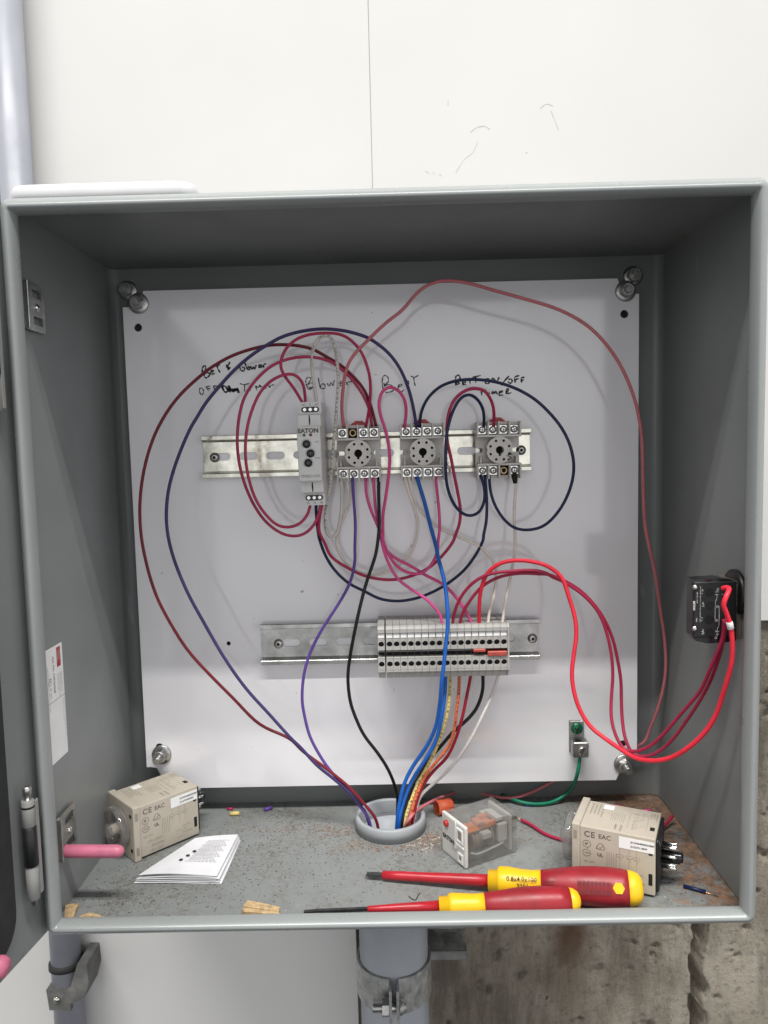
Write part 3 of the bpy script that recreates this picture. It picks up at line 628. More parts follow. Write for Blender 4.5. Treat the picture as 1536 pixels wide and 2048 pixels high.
  [(98.8,12.9,-117.1),(97.1,12.9,-123.5),(91.5,12.9,-141.0),(81.8,12.9,-161.7),(72.4,15.2,-181.8),(61.6,22.3,-202.6),(49.0,28.9,-220.2),(36.0,32.7,-233.5),(25.8,25.0,-239.7),(20.4,14.3,-251.0),(15.8,15.0,-278.0),(11.2,16.2,-335.0)]),
('white_wire', 'white', 1.35, 'white wire hanging straight from the scorched screw of third socket',
  [(117.6,24.7,52.0),(116.7,23.8,47.2),(114.7,21.4,34.1),(113.4,18.2,16.3),(113.6,16.0,4.4),(113.0,13.7,-11.7),(111.5,12.6,-20.5),(106.4,9.8,-43.2),(102.2,7.1,-62.2),(99.5,4.3,-78.6)]),
('blue_wire', 'navy', 1.35, 'navy wire loop left of third socket joining its top and bottom',
  [(88.3,23.6,95.9),(87.6,18.2,110.0),(82.5,14.2,119.3),(75.2,11.0,123.9),(67.9,8.8,121.6),(61.2,7.2,112.4),(56.8,5.9,100.9),(54.2,4.6,89.3),(52.9,2.7,71.9),(53.0,4.7,54.3),(55.3,7.1,41.2),(60.6,9.4,29.0),(67.8,11.3,21.6),(75.0,12.7,19.5),(82.5,14.7,22.7),(87.1,17.7,31.4),(87.7,21.2,43.2),(85.0,24.7,54.6)]),
('blue_wire', 'navy', 1.35, 'navy wire in a large circle round the third relay socket',
  [(31.9,23.6,97.3),(33.6,20.7,110.3),(39.1,17.8,121.8),(48.5,14.8,130.7),(60.2,11.9,135.4),(74.0,9.0,136.8),(88.9,7.0,135.4),(102.5,5.4,132.1),(117.3,3.6,125.8),(130.7,1.8,116.8),(141.8,-0.0,105.5),(150.6,-1.7,93.7),(157.1,-3.3,79.8),(160.7,-2.7,63.6),(160.0,-0.5,48.5),(154.7,2.1,32.1),(145.9,4.6,18.0),(135.7,6.7,9.1),(123.0,8.7,6.2),(111.5,10.7,8.6),(102.6,13.7,16.9),(96.1,17.5,28.8),(93.1,20.9,40.7),(92.7,24.7,54.4)]),
('red_wire', 'scarlet', 1.75, 'thick bright red wire with white sleeve looping to the switch block',
  [(80.0,4.3,-78.1),(79.5,0.5,-60.3),(81.0,-3.6,-41.9),(86.7,-7.1,-27.4),(96.7,-10.2,-19.4),(111.4,-13.8,-16.6),(128.7,-17.8,-19.0),(138.2,-19.5,-23.4),(146.5,-20.8,-31.5),(151.7,-22.3,-47.6),(156.2,-23.8,-63.6),(157.0,-25.2,-79.7),(154.2,-26.7,-96.8),(152.5,-28.1,-112.8),(154.6,-29.6,-128.8),(159.1,-31.1,-142.3),(166.1,-35.1,-153.6),(175.8,-43.8,-160.5),(184.8,-54.2,-165.1),(193.4,-64.3,-168.4),(203.8,-74.7,-166.5),(213.6,-85.2,-159.9),(222.7,-96.1,-147.5),(230.5,-103.5,-134.5),(236.6,-109.1,-119.1),(239.6,-116.1,-97.1),(242.1,-121.5,-76.1),(241.7,-123.1,-60.8),(240.0,-124.0,-50.0),(237.3,-124.9,-42.2),(235.4,-125.4,-37.6),(234.0,-125.8,-33.9),(235.5,-125.9,-28.3),(240.0,-120.9,-23.3),(238.9,-118.9,-23.0),(237.4,-116.0,-24.2)]),
('red_wire', 'darkred2', 1.4, 'dark red wire in the inner of two parallel arcs to the switch block',
  [(56.3,4.3,-77.6),(57.7,1.8,-65.4),(62.9,-1.4,-50.7),(73.1,-5.0,-37.1),(86.5,-8.5,-28.9),(104.7,-12.6,-26.1),(123.0,-14.9,-25.2),(134.8,-15.2,-28.0),(139.1,-15.3,-31.0),(147.7,-15.4,-34.9),(158.9,-15.6,-42.1),(168.8,-15.8,-50.5),(178.7,-16.0,-63.4),(184.8,-16.3,-80.0),(188.6,-16.5,-97.9),(189.8,-16.8,-117.1),(187.9,-19.1,-135.6),(185.9,-26.0,-149.8),(186.5,-32.4,-158.9),(188.6,-37.7,-165.7),(192.5,-42.7,-170.7),(199.9,-47.9,-169.9),(208.4,-54.7,-163.0),(216.8,-63.9,-148.5),(225.7,-76.3,-127.4),(234.0,-88.8,-107.1),(237.0,-99.4,-85.8),(240.9,-106.0,-67.5),(241.7,-108.8,-58.1),(240.7,-112.0,-47.6)]),
('red_wire', 'darkred2', 1.4, 'dark red wire in the outer of two parallel arcs to the switch block',
  [(62.4,4.3,-77.7),(64.7,2.0,-65.6),(71.6,-0.7,-52.8),(81.8,-3.8,-40.1),(95.3,-6.9,-32.0),(111.9,-10.3,-28.3),(128.6,-12.2,-28.9),(137.2,-12.3,-29.6),(149.8,-12.0,-35.0),(162.4,-11.6,-43.0),(173.7,-11.1,-54.1),(183.9,-10.6,-68.5),(191.7,-10.1,-86.8),(196.3,-9.5,-106.5),(199.0,-9.1,-123.6),(199.1,-10.2,-141.5),(198.1,-16.5,-156.2),(198.0,-25.0,-168.4),(201.7,-33.0,-178.0),(212.0,-40.7,-177.5),(223.6,-51.9,-163.2),(233.0,-69.6,-134.7),(239.5,-88.8,-103.8),(241.9,-100.4,-80.0),(243.3,-106.1,-62.0),(242.2,-110.0,-49.1)]),
('pink_wire', 'palepink', 1.45, 'long faded pink wire arching over the top right and behind the panel',
  [(-34.6,24.0,99.1),(-35.6,18.7,115.0),(-33.6,12.8,132.1),(-29.2,6.4,150.0),(-21.8,5.2,161.1),(-11.1,4.2,171.0),(-1.6,3.3,179.7),(7.7,2.4,187.2),(18.8,1.5,195.0),(33.7,-0.1,210.7),(50.4,-1.3,217.4),(71.0,-2.8,215.3),(93.6,-3.8,208.4),(120.6,-2.7,200.6),(149.9,-1.6,191.1),(175.0,-0.6,176.3),(194.1,0.5,155.3),(207.1,1.4,132.3),(216.2,3.4,107.1),(221.2,6.7,81.6),(223.7,11.0,47.2),(227.3,15.9,7.5),(232.7,18.6,-15.1),(238.7,22.5,-35.7),(243.8,27.3,-60.9),(250.0,32.6,-89.5),(253.6,36.6,-111.3),(255.2,40.6,-133.4),(253.8,43.8,-151.3),(250.3,47.4,-171.0),(244.7,50.8,-189.4),(238.9,54.0,-206.5),(190.0,60.0,-222.0),(155.0,60.0,-244.0),(115.0,55.0,-258.0),(72.6,76.4,-259.0),(54.1,61.4,-256.0),(35.7,31.3,-248.0),(22.0,14.9,-248.0),(15.3,0.6,-248.0),(5.0,16.0,-278.0),(3.0,18.0,-335.0)]),
('green_wire', 'green', 1.7, 'green earth wire curving from the lug to behind the relay',
  [(175.2,36.0,-203.1),(174.4,35.0,-213.2),(171.6,33.0,-225.7),(170.1,54.1,-250.0),(157.8,52.7,-259.0),(142.8,49.3,-261.0),(126.3,49.9,-260.0),(112.4,58.7,-259.0),(99.7,82.1,-261.8),(86.8,77.0,-253.0)]),
('red_wire', 'darkred2', 1.5, 'loose dark red wire with bare copper end lying behind the right timer',
  [(117.6,19.0,-260.8),(124.1,12.2,-261.2),(134.1,-4.6,-261.8),(147.1,-15.2,-261.8),(168.1,-25.8,-261.8),(193.3,-26.6,-261.8),(223.2,-13.6,-260.5),(241.7,1.9,-259.0),(251.3,10.0,-255.0)]),
]
STROKES = [(1.15,[(-162.5,152.4),(-162.1,155.8),(-160.7,158.0),(-159.3,157.2),(-159.4,154.3),(-161.1,150.8),(-157.5,151.7),(-155.6,150.2),(-157.7,147.8),(-159.7,147.3),(-161.1,150.3),(-160.5,153.3)]),(1.15,[(-154.5,152.2),(-152.5,152.6),(-152.7,153.8),(-154.4,153.1),(-155.1,150.7),(-153.1,150.4),(-151.0,151.1)]),(1.15,[(-149.2,158.4),(-147.9,154.5),(-146.2,151.5)]),(1.15,[(-149.7,157.5),(-145.9,158.5)]),(1.15,[(-140.2,158.7),(-138.8,154.7),(-136.8,156.2)]),(1.15,[(-137.1,160.9),(-139.3,156.7),(-140.8,156.8)]),(1.15,[(-138.8,156.7),(-138.4,153.7),(-139.3,155.2)]),(1.15,[(-128.7,157.4),(-127.4,153.0),(-124.4,152.9),(-124.3,155.4),(-126.3,155.9)]),(1.15,[(-123.6,159.8),(-122.3,155.8),(-121.3,153.8)]),(1.15,[(-120.7,156.3),(-119.3,154.7),(-120.4,153.3),(-121.6,154.8),(-120.2,156.5)]),(1.15,[(-118.7,156.7),(-117.3,153.7),(-115.7,156.1),(-114.6,153.9),(-113.4,157.6)]),(1.15,[(-111.2,156.0),(-108.7,156.4),(-109.2,157.7),(-111.0,157.0),(-110.8,155.3),(-108.0,155.4)]),(1.15,[(-107.5,156.9),(-106.8,155.2),(-106.7,157.4),(-104.6,158.6)]),(0.8,[(-165.2,138.1),(-165.8,135.6),(-164.4,132.1),(-162.3,133.5),(-162.2,136.5),(-164.1,138.0),(-165.1,138.3)]),(0.8,[(-159.6,139.4),(-157.5,135.4)]),(0.8,[(-159.3,139.2),(-155.5,139.8)]),(0.8,[(-158.4,137.2),(-155.4,137.8)]),(0.8,[(-153.0,139.8),(-150.8,133.7)]),(0.8,[(-153.0,139.8),(-148.0,139.4)]),(0.8,[(-152.1,137.0),(-149.6,137.7)]),(0.8,[(-128.9,141.4),(-125.4,140.3),(-120.3,141.2)]),(0.8,[(-124.6,140.0),(-124.8,136.6),(-124.4,134.1)]),(0.8,[(-119.9,139.4),(-119.6,134.5)]),(0.8,[(-114.9,138.8),(-113.3,134.6)]),(0.8,[(-114.7,139.0),(-112.0,137.2),(-110.9,139.9),(-109.9,137.7),(-108.9,138.7)]),(0.8,[(-107.5,136.6),(-105.4,137.1),(-105.9,138.3),(-107.2,137.9),(-107.0,136.4),(-105.0,136.6)]),(0.8,[(-102.9,139.0),(-101.9,137.0),(-100.9,139.0),(-97.8,139.4)]),(1.5,[(-145.5,139.6),(-142.7,133.5)]),(1.5,[(-145.5,139.6),(-142.0,139.0),(-140.1,135.5),(-142.2,133.5)]),(1.5,[(-139.6,135.9),(-137.6,136.4),(-138.6,137.4),(-139.7,135.0),(-137.2,134.4)]),(1.5,[(-139.5,139.9),(-136.2,134.4)]),(1.5,[(-135.1,136.8),(-136.2,134.9),(-134.1,134.8),(-134.6,136.8),(-133.2,134.3)]),(1.5,[(-132.5,137.3),(-132.1,134.8),(-131.0,137.2),(-130.2,132.7)]),(0.75,[(-69.0,140.5),(-68.9,143.6),(-66.6,145.4),(-64.3,144.2),(-65.9,141.2),(-67.5,139.0),(-63.7,140.4),(-62.6,137.3),(-66.9,134.4),(-68.7,139.8)]),(0.75,[(-66.9,135.9),(-62.3,136.2)]),(0.75,[(-57.8,144.8),(-56.5,135.7)]),(0.75,[(-52.2,139.0),(-55.3,138.7),(-55.8,135.3),(-52.3,135.2),(-51.9,138.2),(-54.1,139.3)]),(0.75,[(-49.9,139.7),(-48.1,137.0),(-46.0,140.3),(-44.6,137.3),(-43.3,142.2)]),(0.75,[(-38.4,139.0),(-34.6,139.7),(-36.1,141.2),(-38.4,139.8),(-37.7,137.1),(-34.7,137.4)]),(0.75,[(-32.3,140.4),(-31.6,137.3),(-31.9,140.0),(-26.9,140.6)]),(0.85,[(0.8,132.7),(-0.2,138.1),(0.7,144.1),(3.0,145.2),(5.3,143.2),(5.2,139.4),(1.3,136.1),(6.6,137.1),(10.4,133.3),(8.0,130.7),(2.7,130.1)]),(0.85,[(1.3,138.8),(2.0,135.0)]),(0.85,[(14.2,134.7),(17.3,135.7),(16.6,137.3),(14.2,135.4),(14.6,132.4),(17.2,130.5),(19.5,132.3)]),(0.85,[(23.1,140.5),(24.2,136.7)]),(0.85,[(25.9,144.2),(28.9,143.0),(32.8,144.7)]),(0.85,[(28.5,143.0),(28.8,138.9),(29.7,135.1)]),(1.15,[(66.3,134.7),(66.1,141.0),(67.2,143.6),(69.3,143.5),(70.1,140.9),(66.6,137.9),(69.2,137.3),(68.1,135.7),(66.0,136.8)]),(1.15,[(71.8,136.7),(75.0,137.1),(74.0,138.7),(72.4,137.7),(72.9,135.4),(75.5,135.6)]),(1.15,[(78.8,140.2),(79.2,136.0)]),(1.15,[(81.4,141.4),(88.8,143.2)]),(1.15,[(84.1,141.6),(84.3,136.6)]),(1.15,[(93.0,139.3),(95.1,140.3),(96.7,138.2),(95.6,135.8),(93.0,136.4),(92.7,138.8)]),(1.15,[(98.8,137.1),(99.3,140.7),(103.0,137.5),(105.4,141.3)]),(1.15,[(107.2,133.7),(109.3,136.8),(114.4,142.2)]),(1.15,[(113.6,138.8),(116.2,139.3),(117.0,136.6),(114.6,135.6),(113.3,137.2)]),(1.15,[(119.9,136.0),(119.4,140.7),(123.6,142.2)]),(1.15,[(119.9,138.6),(123.1,139.6)]),(1.15,[(125.7,135.9),(125.2,139.8),(128.3,140.5)]),(1.15,[(125.1,138.0),(127.8,138.2)]),(1.15,[(89.2,129.5),(89.6,125.3)]),(1.15,[(88.7,129.7),(93.4,130.1)]),(1.15,[(96.0,127.7),(96.3,126.4)]),(1.15,[(98.6,126.1),(99.7,128.7),(100.8,126.6),(102.4,128.6),(103.4,126.0)]),(1.15,[(105.0,127.5),(108.2,127.9),(107.1,129.0),(105.3,127.5),(105.5,125.1),(108.7,125.3)]),(1.15,[(111.8,125.8),(111.9,130.2),(114.0,129.9),(111.9,127.6),(114.0,126.5),(116.1,127.2)])]
PLATE_ = PLATE; PLATE = None
notes = {}
for w, pts in STROKES:
    xm = sum(p[0] for p in pts)/len(pts)
    k = 0 if xm < -70 else (1 if xm < -8 else (2 if xm < 45 else 3))
    notes.setdefault(k, MB()).ribbon(pts, w*1.35, (0, 44.85, 0), X_, Z_)
for k, w in zip(range(4), ('handwritten note about the off delay timer', 'handwritten word over the first socket', 'handwritten word over the middle socket', 'handwritten note over the third socket')):
    notes[k].build('handwriting', 'marker_ink', mp)['label'] = w

PLATE = PLATE_
# ---------------------------------------------------------------- slotted rails
def rail(x0, x1, zc, phase, screws, mat, label):
    r_ = thing('din_rail', label, 'rail', ((x0+x1)/2, -4, zc-17.5))
    hs = []; k = 0; x = phase
    while x-23.2 > x0+9: x -= 23.2
    while x < x1-9: hs.append(slot(x, zc, 16, 6.6)); x += 23.2
    c = MB().plate([(x0, zc-12.6), (x1, zc-12.6), (x1, zc+12.6), (x0, zc+12.6)], hs, 1, -1.3, -.3)
    for s in (1, -1):
        a, b = zc+s*12.6, zc+s*13.6
        c.prism([(-.3, a-s*.6), (-7.2, a+s*1.3), (-7.6, a+s*1.8), (-7.5, zc+s*17.4), (-7.0, zc+s*17.8), (-6.3, zc+s*17.5), (-6.5, b+s*1.4), (-.3, b)], 0, x0, x1)
    c.build('channel', mat, r_)
    for sx in screws:
        h = MB().lathe([(4.2, 0), (4.2, .8), (3.4, 2.4), (1.9, 3.1)], (sx, -1.3, zc-.5), (0, -1, 0), 22)
        ho = h.build('screw', 'zinc', r_)
        MB().lathe([(1.5, 0), (1.5, .06)], (sx, -4.4, zc-.5), (0, -1, 0), 6).build('hex_socket', 'dark_hole', ho)
    return r_
rail(-153.2, 124, 76, -91.9, (-143.6, 116.5), 'zinc_yellow', 'upper slotted metal rail carrying the timer and relay sockets')
rail(-109.6, 130, -86.4, -60.5, (-95, 125), 'zinc', 'lower slotted metal rail carrying the terminal blocks')

# ---------------------------------------------------------------- timer module on the rail
tm = thing('timer_module', 'slim pale grey timer module with three black knobs on upper rail', 'timer', (-55.4, -8, 36))
tm.rotation_euler = (0, radians(-.8), 0)
tc, hw = -55.4, 8.7; zc = 76.5
prf = [(-8, -40.5), (-45, -40.5), (-45, -30.5), (-53, -30.3), (-55, -29.5), (-55, -20.6), (-64, -20.6), (-65, -19.6), (-65, 20.6), (-64, 21.6), (-55, 21.6), (-55, 30.5), (-53, 31.3), (-45, 31.5), (-45, 41.2), (-8, 41.2)]
c = MB().prism([(y, zc+z) for y, z in prf], 0, tc-hw, tc+hw); c.build('case', 'module_grey', tm)
MB().box(tc-hw-.25, tc+hw+.25, -65.6, -56, zc-20.4, zc+21.4, .5).build('front_plate', 'module_grey', tm)
for zz, nums, tz in ((zc+35.2, ('A1', 'S', 'A2'), 3.0), (zc-34.4, ('15', '16', '18'), -4.9)):
    o = MB().prism(slot(tc, zz, 14.2, 4.4), 1, -45.25, -44).build('terminal_opening', 'black_gloss', tm)
    c = MB()
    for k in (-1, 0, 1): c.lathe([(1.5, 0), (1.5, .3), (1.1, .5)], (tc+k*4.4, -45.3, zz), (0, -1, 0), 14); c.box(tc+k*4.4-1.3, tc+k*4.4+1.3, -46, -45.6, zz-.25, zz+.25, 0, None); c.box(tc+k*4.4-.25, tc+k*4.4+.25, -46, -45.6, zz-1.3, zz+1.3)
    c.build('terminal_screws', 'steel_bright', o)
    c = MB()
    for k, s_ in zip((-1, 0, 1), nums): c.text(s_, 2.5, (tc+k*5.2, -45.1, zz+tz), X_, Z_, 'CENTER')
    c.build('lettering', 'print_black', tm)
for z in (zc+26.5, zc-25.5): MB().prism([(tc-.2, z-4), (tc+.5, z-3.4), (tc+.7, z), (tc+.4, z+3.8), (tc-.3, z+4), (tc-.5, z)], 1, -55.1, -54.5).build('latch_slot', 'dark_hole', tm)
c = MB().text('EATON', 4.7, (tc-8.2, -65.8, zc+16.6), X_, Z_, bold=.055); c.build('lettering', 'print_grey', tm)
c = MB().text('TMRD1UN', 3.2, (tc, -65.8, zc-17.6), X_, Z_, 'CENTER').text('TIME', 1.6, (tc+4.2, -65.8, zc+9), X_, Z_).text('FUNC', 1.6, (tc+4.0, -65.8, zc-3.4), X_, Z_).text('Un', 1.5, (tc-7.4, -65.8, zc+14.4), X_, Z_).text('R', 1.3, (tc+5.4, -65.8, zc+14.4), X_, Z_)
c.build('lettering', 'print_mid', tm)
for dx, dz, r in ((-1.9, 8.0, 2.6), (.9, .8, 2.6), (-1.2, -6.4, 2.6)):
    k = MB().lathe([(r+.6, 0), (r, .35), (r-.4, .9), (r-.9, 1.0)], (tc+dx, -65.6, zc+dz), (0, -1, 0), 20); ko = k.build('knob', 'black_plastic', tm)
    MB().prism(circ(tc+dx, zc+dz, .9, 4), 1, -66.75, -66.5).build('knob_slot', 'print_grey', ko)
    c = MB()
    for i in range(19):
        a = radians(-40+i*14.5)
        for q in (0,): c.ribbon([(tc+dx+(r+.9)*cos(a), zc+dz+(r+.9)*sin(a)), (tc+dx+(r+1.6)*cos(a), zc+dz+(r+1.6)*sin(a))], .3, (0, -65.75, 0), X_, Z_)
    c.build('scale_marks', 'print_black', tm)
for dx, mat in ((-3.4, 'led_green'), (1.6, 'led_red')): MB().lathe([(1.15, 0), (1.1, .4), (.6, .7), (0, .8)], (tc+dx, -65.6, zc+14.9), (0, -1, 0), 14).build('indicator', mat, tm)

# ---------------------------------------------------------------- octal relay sockets
def screw_terminal(c0, sx, sz, y, parent, i):
    p = MB().box(sx-3.6, sx+3.6, y, y+1.0, sz-3.7, sz+3.7, .3); po = p.build('clamp_plate', 'steel_bright', parent)
    rot = i*.9+.3
    MB().lathe([(3.0, 0), (3.0, .9), (2.4, 1.7), (1.4, 2.0), (0, 2.05)], (sx, y, sz), (0, -1, 0), 20).build('screw', 'steel_bright', po)
    M = Matrix.Translation((sx, y-2.08, sz)) @ Matrix.Rotation(rot, 4, 'Y')
    MB().box(-2.1, 2.1, -.03, .4, -.36, .36, 0, M).box(-.36, .36, -.04, .4, -2.1, 2.1, 0, M).build('screw_cross', 'blade_steel', po)
def socket(xc, label, empty, scorched=False):
    zc = 76.2; s_ = thing('relay_socket', label, 'relay socket', (xc, -8, zc-24), group='octal relay sockets on the upper rail')
    W2 = 17.9
    base = [(xc-W2, zc-23), (xc+W2, zc-23), (xc+W2, zc-1.8)]+[(xc+W2-4.2+2*cos(a), zc+2*sin(a)) for a in [radians(270-k*30) for k in range(7)]]+[(xc+W2, zc+1.8), (xc+W2, zc+23), (xc-W2, zc+23), (xc-W2, zc+1.8)]+[(xc-W2+4.2+2*cos(a), zc+2*sin(a)) for a in [radians(90-k*30) for k in range(7)]]+[(xc-W2, zc-1.8)]
    b = MB().plate(base, [], 1, -15, -7.7)
    for sg in (1, -1):
        z0, z1 = sorted((zc+sg*10.7, zc+sg*23.2)); l0, l1 = sorted((zc+sg*10.7, zc+sg*12.5))
        b.box(xc-W2-.1, xc+W2+.1, -18, -14.9, z0, z1); b.box(xc-W2-.1, xc+W2+.1, -27, -17.9, l0, l1, .25)
        a0, a1 = sorted((zc+sg*12.4, zc+sg*23.4))
        for k in range(5):
            bx = xc-17.4+k*8.7; b.box(bx-.65, bx+.65, -26.6, -17.9, a0, a1, .2)
    for q in (-14.6, 14.6): b.box(xc+q-.7, xc+q+.7, -23, -14.9, zc-10.8, zc-5.2, .2)
    b.build('housing', 'socket_grey', s_)
    ol = []
    for k in range(72):
        a = 2*pi*k/72; r = 10.9
        if abs(sin(a)) < .17: r = 10.0
        ol.append((xc+r*cos(a), zc+r*sin(a)))
    key = [(xc+3.3*cos(a), zc+3.3*sin(a)) for a in [radians(-90+18+k*324/20) for k in range(21)]]+[(xc-.85, zc-4.9), (xc+.85, zc-4.9)]
    hs = [circ(xc+8.1*cos(radians(22.5+45*k)), zc+8.1*sin(radians(22.5+45*k)), 1.12, 12) for k in range(8)]+[key]
    MB().plate(ol, hs, 1, -30, -17).build('pin_disc', 'socket_grey', s_)
    MB().lathe([(9.8, 0), (9.8, .1)], (xc, -20.0, zc), (0, -1, 0), 30).build('disc_backing', 'dark_hole', s_)
    c = MB()
    for k in range(8):
        a = radians(45*k); u = Vector((cos(a+pi/2), 0, sin(a+pi/2))); v = Vector((-cos(a), 0, -sin(a)))
        c.text('12345678'[k], 1.5, (xc+7.4*cos(a), -30.1, zc+7.4*sin(a)), X_, Z_, 'CENTER')
    c.build('lettering', 'print_faint', s_)
    i = 0
    for sg in (1, -1):
        for k in range(4):
            sx = xc-13.05+k*8.7; sz = zc+sg*16.8
            MB().box(sx-3.7, sx+3.7, -18.4, -17.8, zc+(12.6 if sg > 0 else -20.8), zc+(20.8 if sg > 0 else -12.6)).build('well', 'dark_hole', s_)
            if (sg, k) in empty:
                MB().lathe([(1.7, 0), (1.7, 2.6), (2.9, 2.6), (3.3, 1.9), (3.3, 0)], (sx, -18.3, sz), (0, -1, 0), 22, caps=False).build('thread_bush', 'brass', s_)
            else: screw_terminal(None, sx, sz, -19.6, s_, i+int(xc))
            i += 1
    tb = MB().prism([(xc-8, zc+23), (xc-2.8, zc+26.4), (xc-2.4, zc+27), (xc+3.6, zc+26.8), (xc+8, zc+23)], 1, -13.5, -10.5); tb.build('release_tab', 'red_plastic', s_)
    if scorched:
        c = MB()
        for q in range(24):
            a = radians(-12-q*1.6); r = 8.6+rnd.uniform(-1.4, 2.0); px, pz = xc+r*cos(a)+rnd.uniform(-.8, .8), zc+r*sin(a)+rnd.uniform(-1.6, .8)
            c.prism([(px+rnd.uniform(.2, .7)*cos(t_), pz+rnd.uniform(.2, .7)*sin(t_)) for t_ in (0, 1.2, 2.4, 3.6, 4.9)], 1, -30.16-.01*q, -29.9)
        c.build('scorch_mark', 'scorch', s_)
    return s_
socket(-20.3, 'grey octal relay socket next to the timer module', {(1, 1)})
socket(32.2, 'grey octal relay socket in the middle with every screw in place', set())
socket(94.6, 'grey octal relay socket at right end of rail with scorched pin hole', {(-1, 2)}, True)
MB().lathe([(2.2, 0), (2.4, 3), (1.7, 8)], (107.6, -21, 56.5), (.05, 0, -1), 12).build('scorched_end', 'scorch', bpy.data.objects['relay_socket.002'])

# ---------------------------------------------------------------- terminal blocks clipped on the lower rail
zt = -86.4
ORD = 'first second third fourth fifth sixth seventh eighth ninth tenth eleventh twelfth thirteenth fourteenth fifteenth sixteenth seventeenth'.split()
tprof = [(-7.6, 23), (-20, 23.6), (-42, 23), (-45, 20.6), (-45, 17.6), (-43.4, 17.2), (-43.4, 12.8), (-41, 12.6), (-41, 4.0), (-45, 4.0), (-45, 3.4), (-36, 3.2), (-36, 1.0), (-38, .8), (-38, .2), (-36, 0), (-36, -2.6), (-45, -2.8), (-45, -3.4), (-41, -3.6), (-41, -12.8), (-45, -13), (-45, -14.6), (-40, -17.5), (-38, -18), (-38, -21.4), (-7.6, -21.4)]
tprof = [(y, z) for y, z in tprof]
xs = [-5.1]+[1.55+5.78*k for k in range(17)]
src = thing('terminal_block', 'detached end block beside a narrow gap in the terminal row', 'terminal block', (xs[0], -8, zt-21), group='terminal blocks on the lower rail')
h = 2.78; x0 = xs[0]
MB().prism([(y, zt+z) for y, z in tprof], 0, x0-h, x0+h).build('case', 'terminal_grey', src)
for zz, z0, z1 in ((8.3, 4.0, 12.6), (-8.2, -12.8, -3.6)):
    MB().plate([(x0-h, zt+z0), (x0+h, zt+z0), (x0+h, zt+z1), (x0-h, zt+z1)], [circ(x0, zt+zz, 2.35, 16)], 1, -45, -41.05).build('screw_guide', 'terminal_grey', src)
    MB().lathe([(2.33, 0), (2.33, .1)], (x0, -42.4, zt+zz), (0, -1, 0), 16).build('screw_well', 'dark_hole', src)
for z_a, z_b in ((1.0, 3.3), (-2.7, -.1)): MB().box(x0-2.45, x0+2.45, -38.2, -35.9, zt+z_a, zt+z_b).build('bridge_slot', 'dark_hole', src)  # near-black boxes put shade into the recessed channel
MB().box(x0-2.5, x0+2.5, -44.0, -43.3, zt+13.2, zt+16.8, .15).build('marker_tag', 'sticker_white', src)
for k, x in enumerate(xs[1:]):
    lab_ = ORD[k]+' grey terminal block counting along the row from the detached end block'
    copy_thing(src, (x, -8, zt-21), lab_)
e = MB().prism([(y, zt+z) for y, z in ((-8, 23.6), (-43, 23.4), (-45.5, 20.6), (-45.5, -14.8), (-40, -18), (-38, -21.6), (-8, -21.6))], 0, xs[-1]+h+.05, xs[-1]+h+1.4)
tag(e.build('end_cover', 'terminal_grey', origin=(xs[-1]+h+.7, -8, zt-21)), 'thin grey end cover closing the right end of the terminal row', 'end cover')
for a, b, z, lab_, w in ((13, 14, .9, 'short red jumper bar across two terminal blocks', 1.3), (15, 17, -1.9, 'long red jumper bar across three terminal blocks', 1.9)):
    c = MB().box(xs[a]-1.9, xs[b]+2.3, -46.5, -36, zt+z-w+1, zt+z+w+1, .5)
    tag(c.build('jumper_bar', 'jumper_red', origin=((xs[a]+xs[b])/2, -36, zt+z)), lab_, 'jumper')

# ---------------------------------------------------------------- earth lug
lg = thing('earth_lug', 'small metal earth lug with a green screw on the white plate', 'earth lug', (163, 0, -189))
c = MB().box(156.5, 169, -2.6, -.1, -189, -161, .4); c.box(157, 170.5, -13.5, -2.5, -189.5, -176, .8); c.build('body', 'steel_dull', lg)
so = MB().lathe([(5.2, 0), (5.2, .8), (4.6, 1.4), (3.4, 2.6), (0, 3.0)], (163, -2.6, -167.5), (0, -1, 0), 22).build('green_screw', 'screw_green', lg)
M = Matrix.Translation((163, -5.4, -167.5)) @ Matrix.Rotation(.5, 4, 'Y')
MB().box(-3, 3, -.2, .5, -.5, .5, 0, M).box(-.5, .5, -.22, .5, -3, 3, 0, M).build('screw_cross', 'dark_hole', so)
so = MB().lathe([(3.7, 0), (3.7, 1), (3.2, 1.4)], (165, -13.5, -183.5), (0, -1, 0), 22).build('clamp_screw', 'steel_bright', lg)
M = Matrix.Translation((165, -14.95, -183.5)) @ Matrix.Rotation(.35, 4, 'Y')
MB().box(-.4, .4, -.05, .4, -3.3, 3.3, 0, M).build('screw_slot', 'dark_hole', so)
MB().cyl((162.5, -8, -175.98), (162.5, -8, -175.9), 2.6, n=14).build('wire_hole', 'dark_hole', lg)

PLATE = None
# ---------------------------------------------------------------- black switch block on the right wall
sw = thing('switch_block', 'black switch contact block with white circuit diagram on the right wall', 'switch', (250, -90, -66))
xw = XR-t; yb = -105.
poly = [(221.5, -61), (221.5, -19.5), (240, -18.6), (252.5, -21.5), (252.5, -65), (243, -66.2), (232, -66.4), (224, -64.5), (222, -62.5)]
MB().prism(poly, 1, yb, -93).build('housing', 'black_gloss', sw)
MB().box(236, 252.5, -93, -70, -60, -26, .8).build('core', 'black_plastic', sw)
MB().box(221.4, 252.6, yb-.6, yb+3, -62, -21, .8).build('face', 'black_plastic', sw)
MB().box(252.5, xw-.1, -101, -70, -65, -22, .5).build('base', 'print_grey', sw)
MB().lathe([(17, 0), (17, 3), (15.5, 4)], (xw-.1, -92, -32), (-1, 0, 0), 30).build('mounting_ring', 'black_plastic', sw)
y_ = yb-.75
def K(px, py):                               # diagram drawn in a 35 x 43 mm field
    return (221.0+(px-120)*.0372, -19.3-(py-240)*.0412)
c = MB()
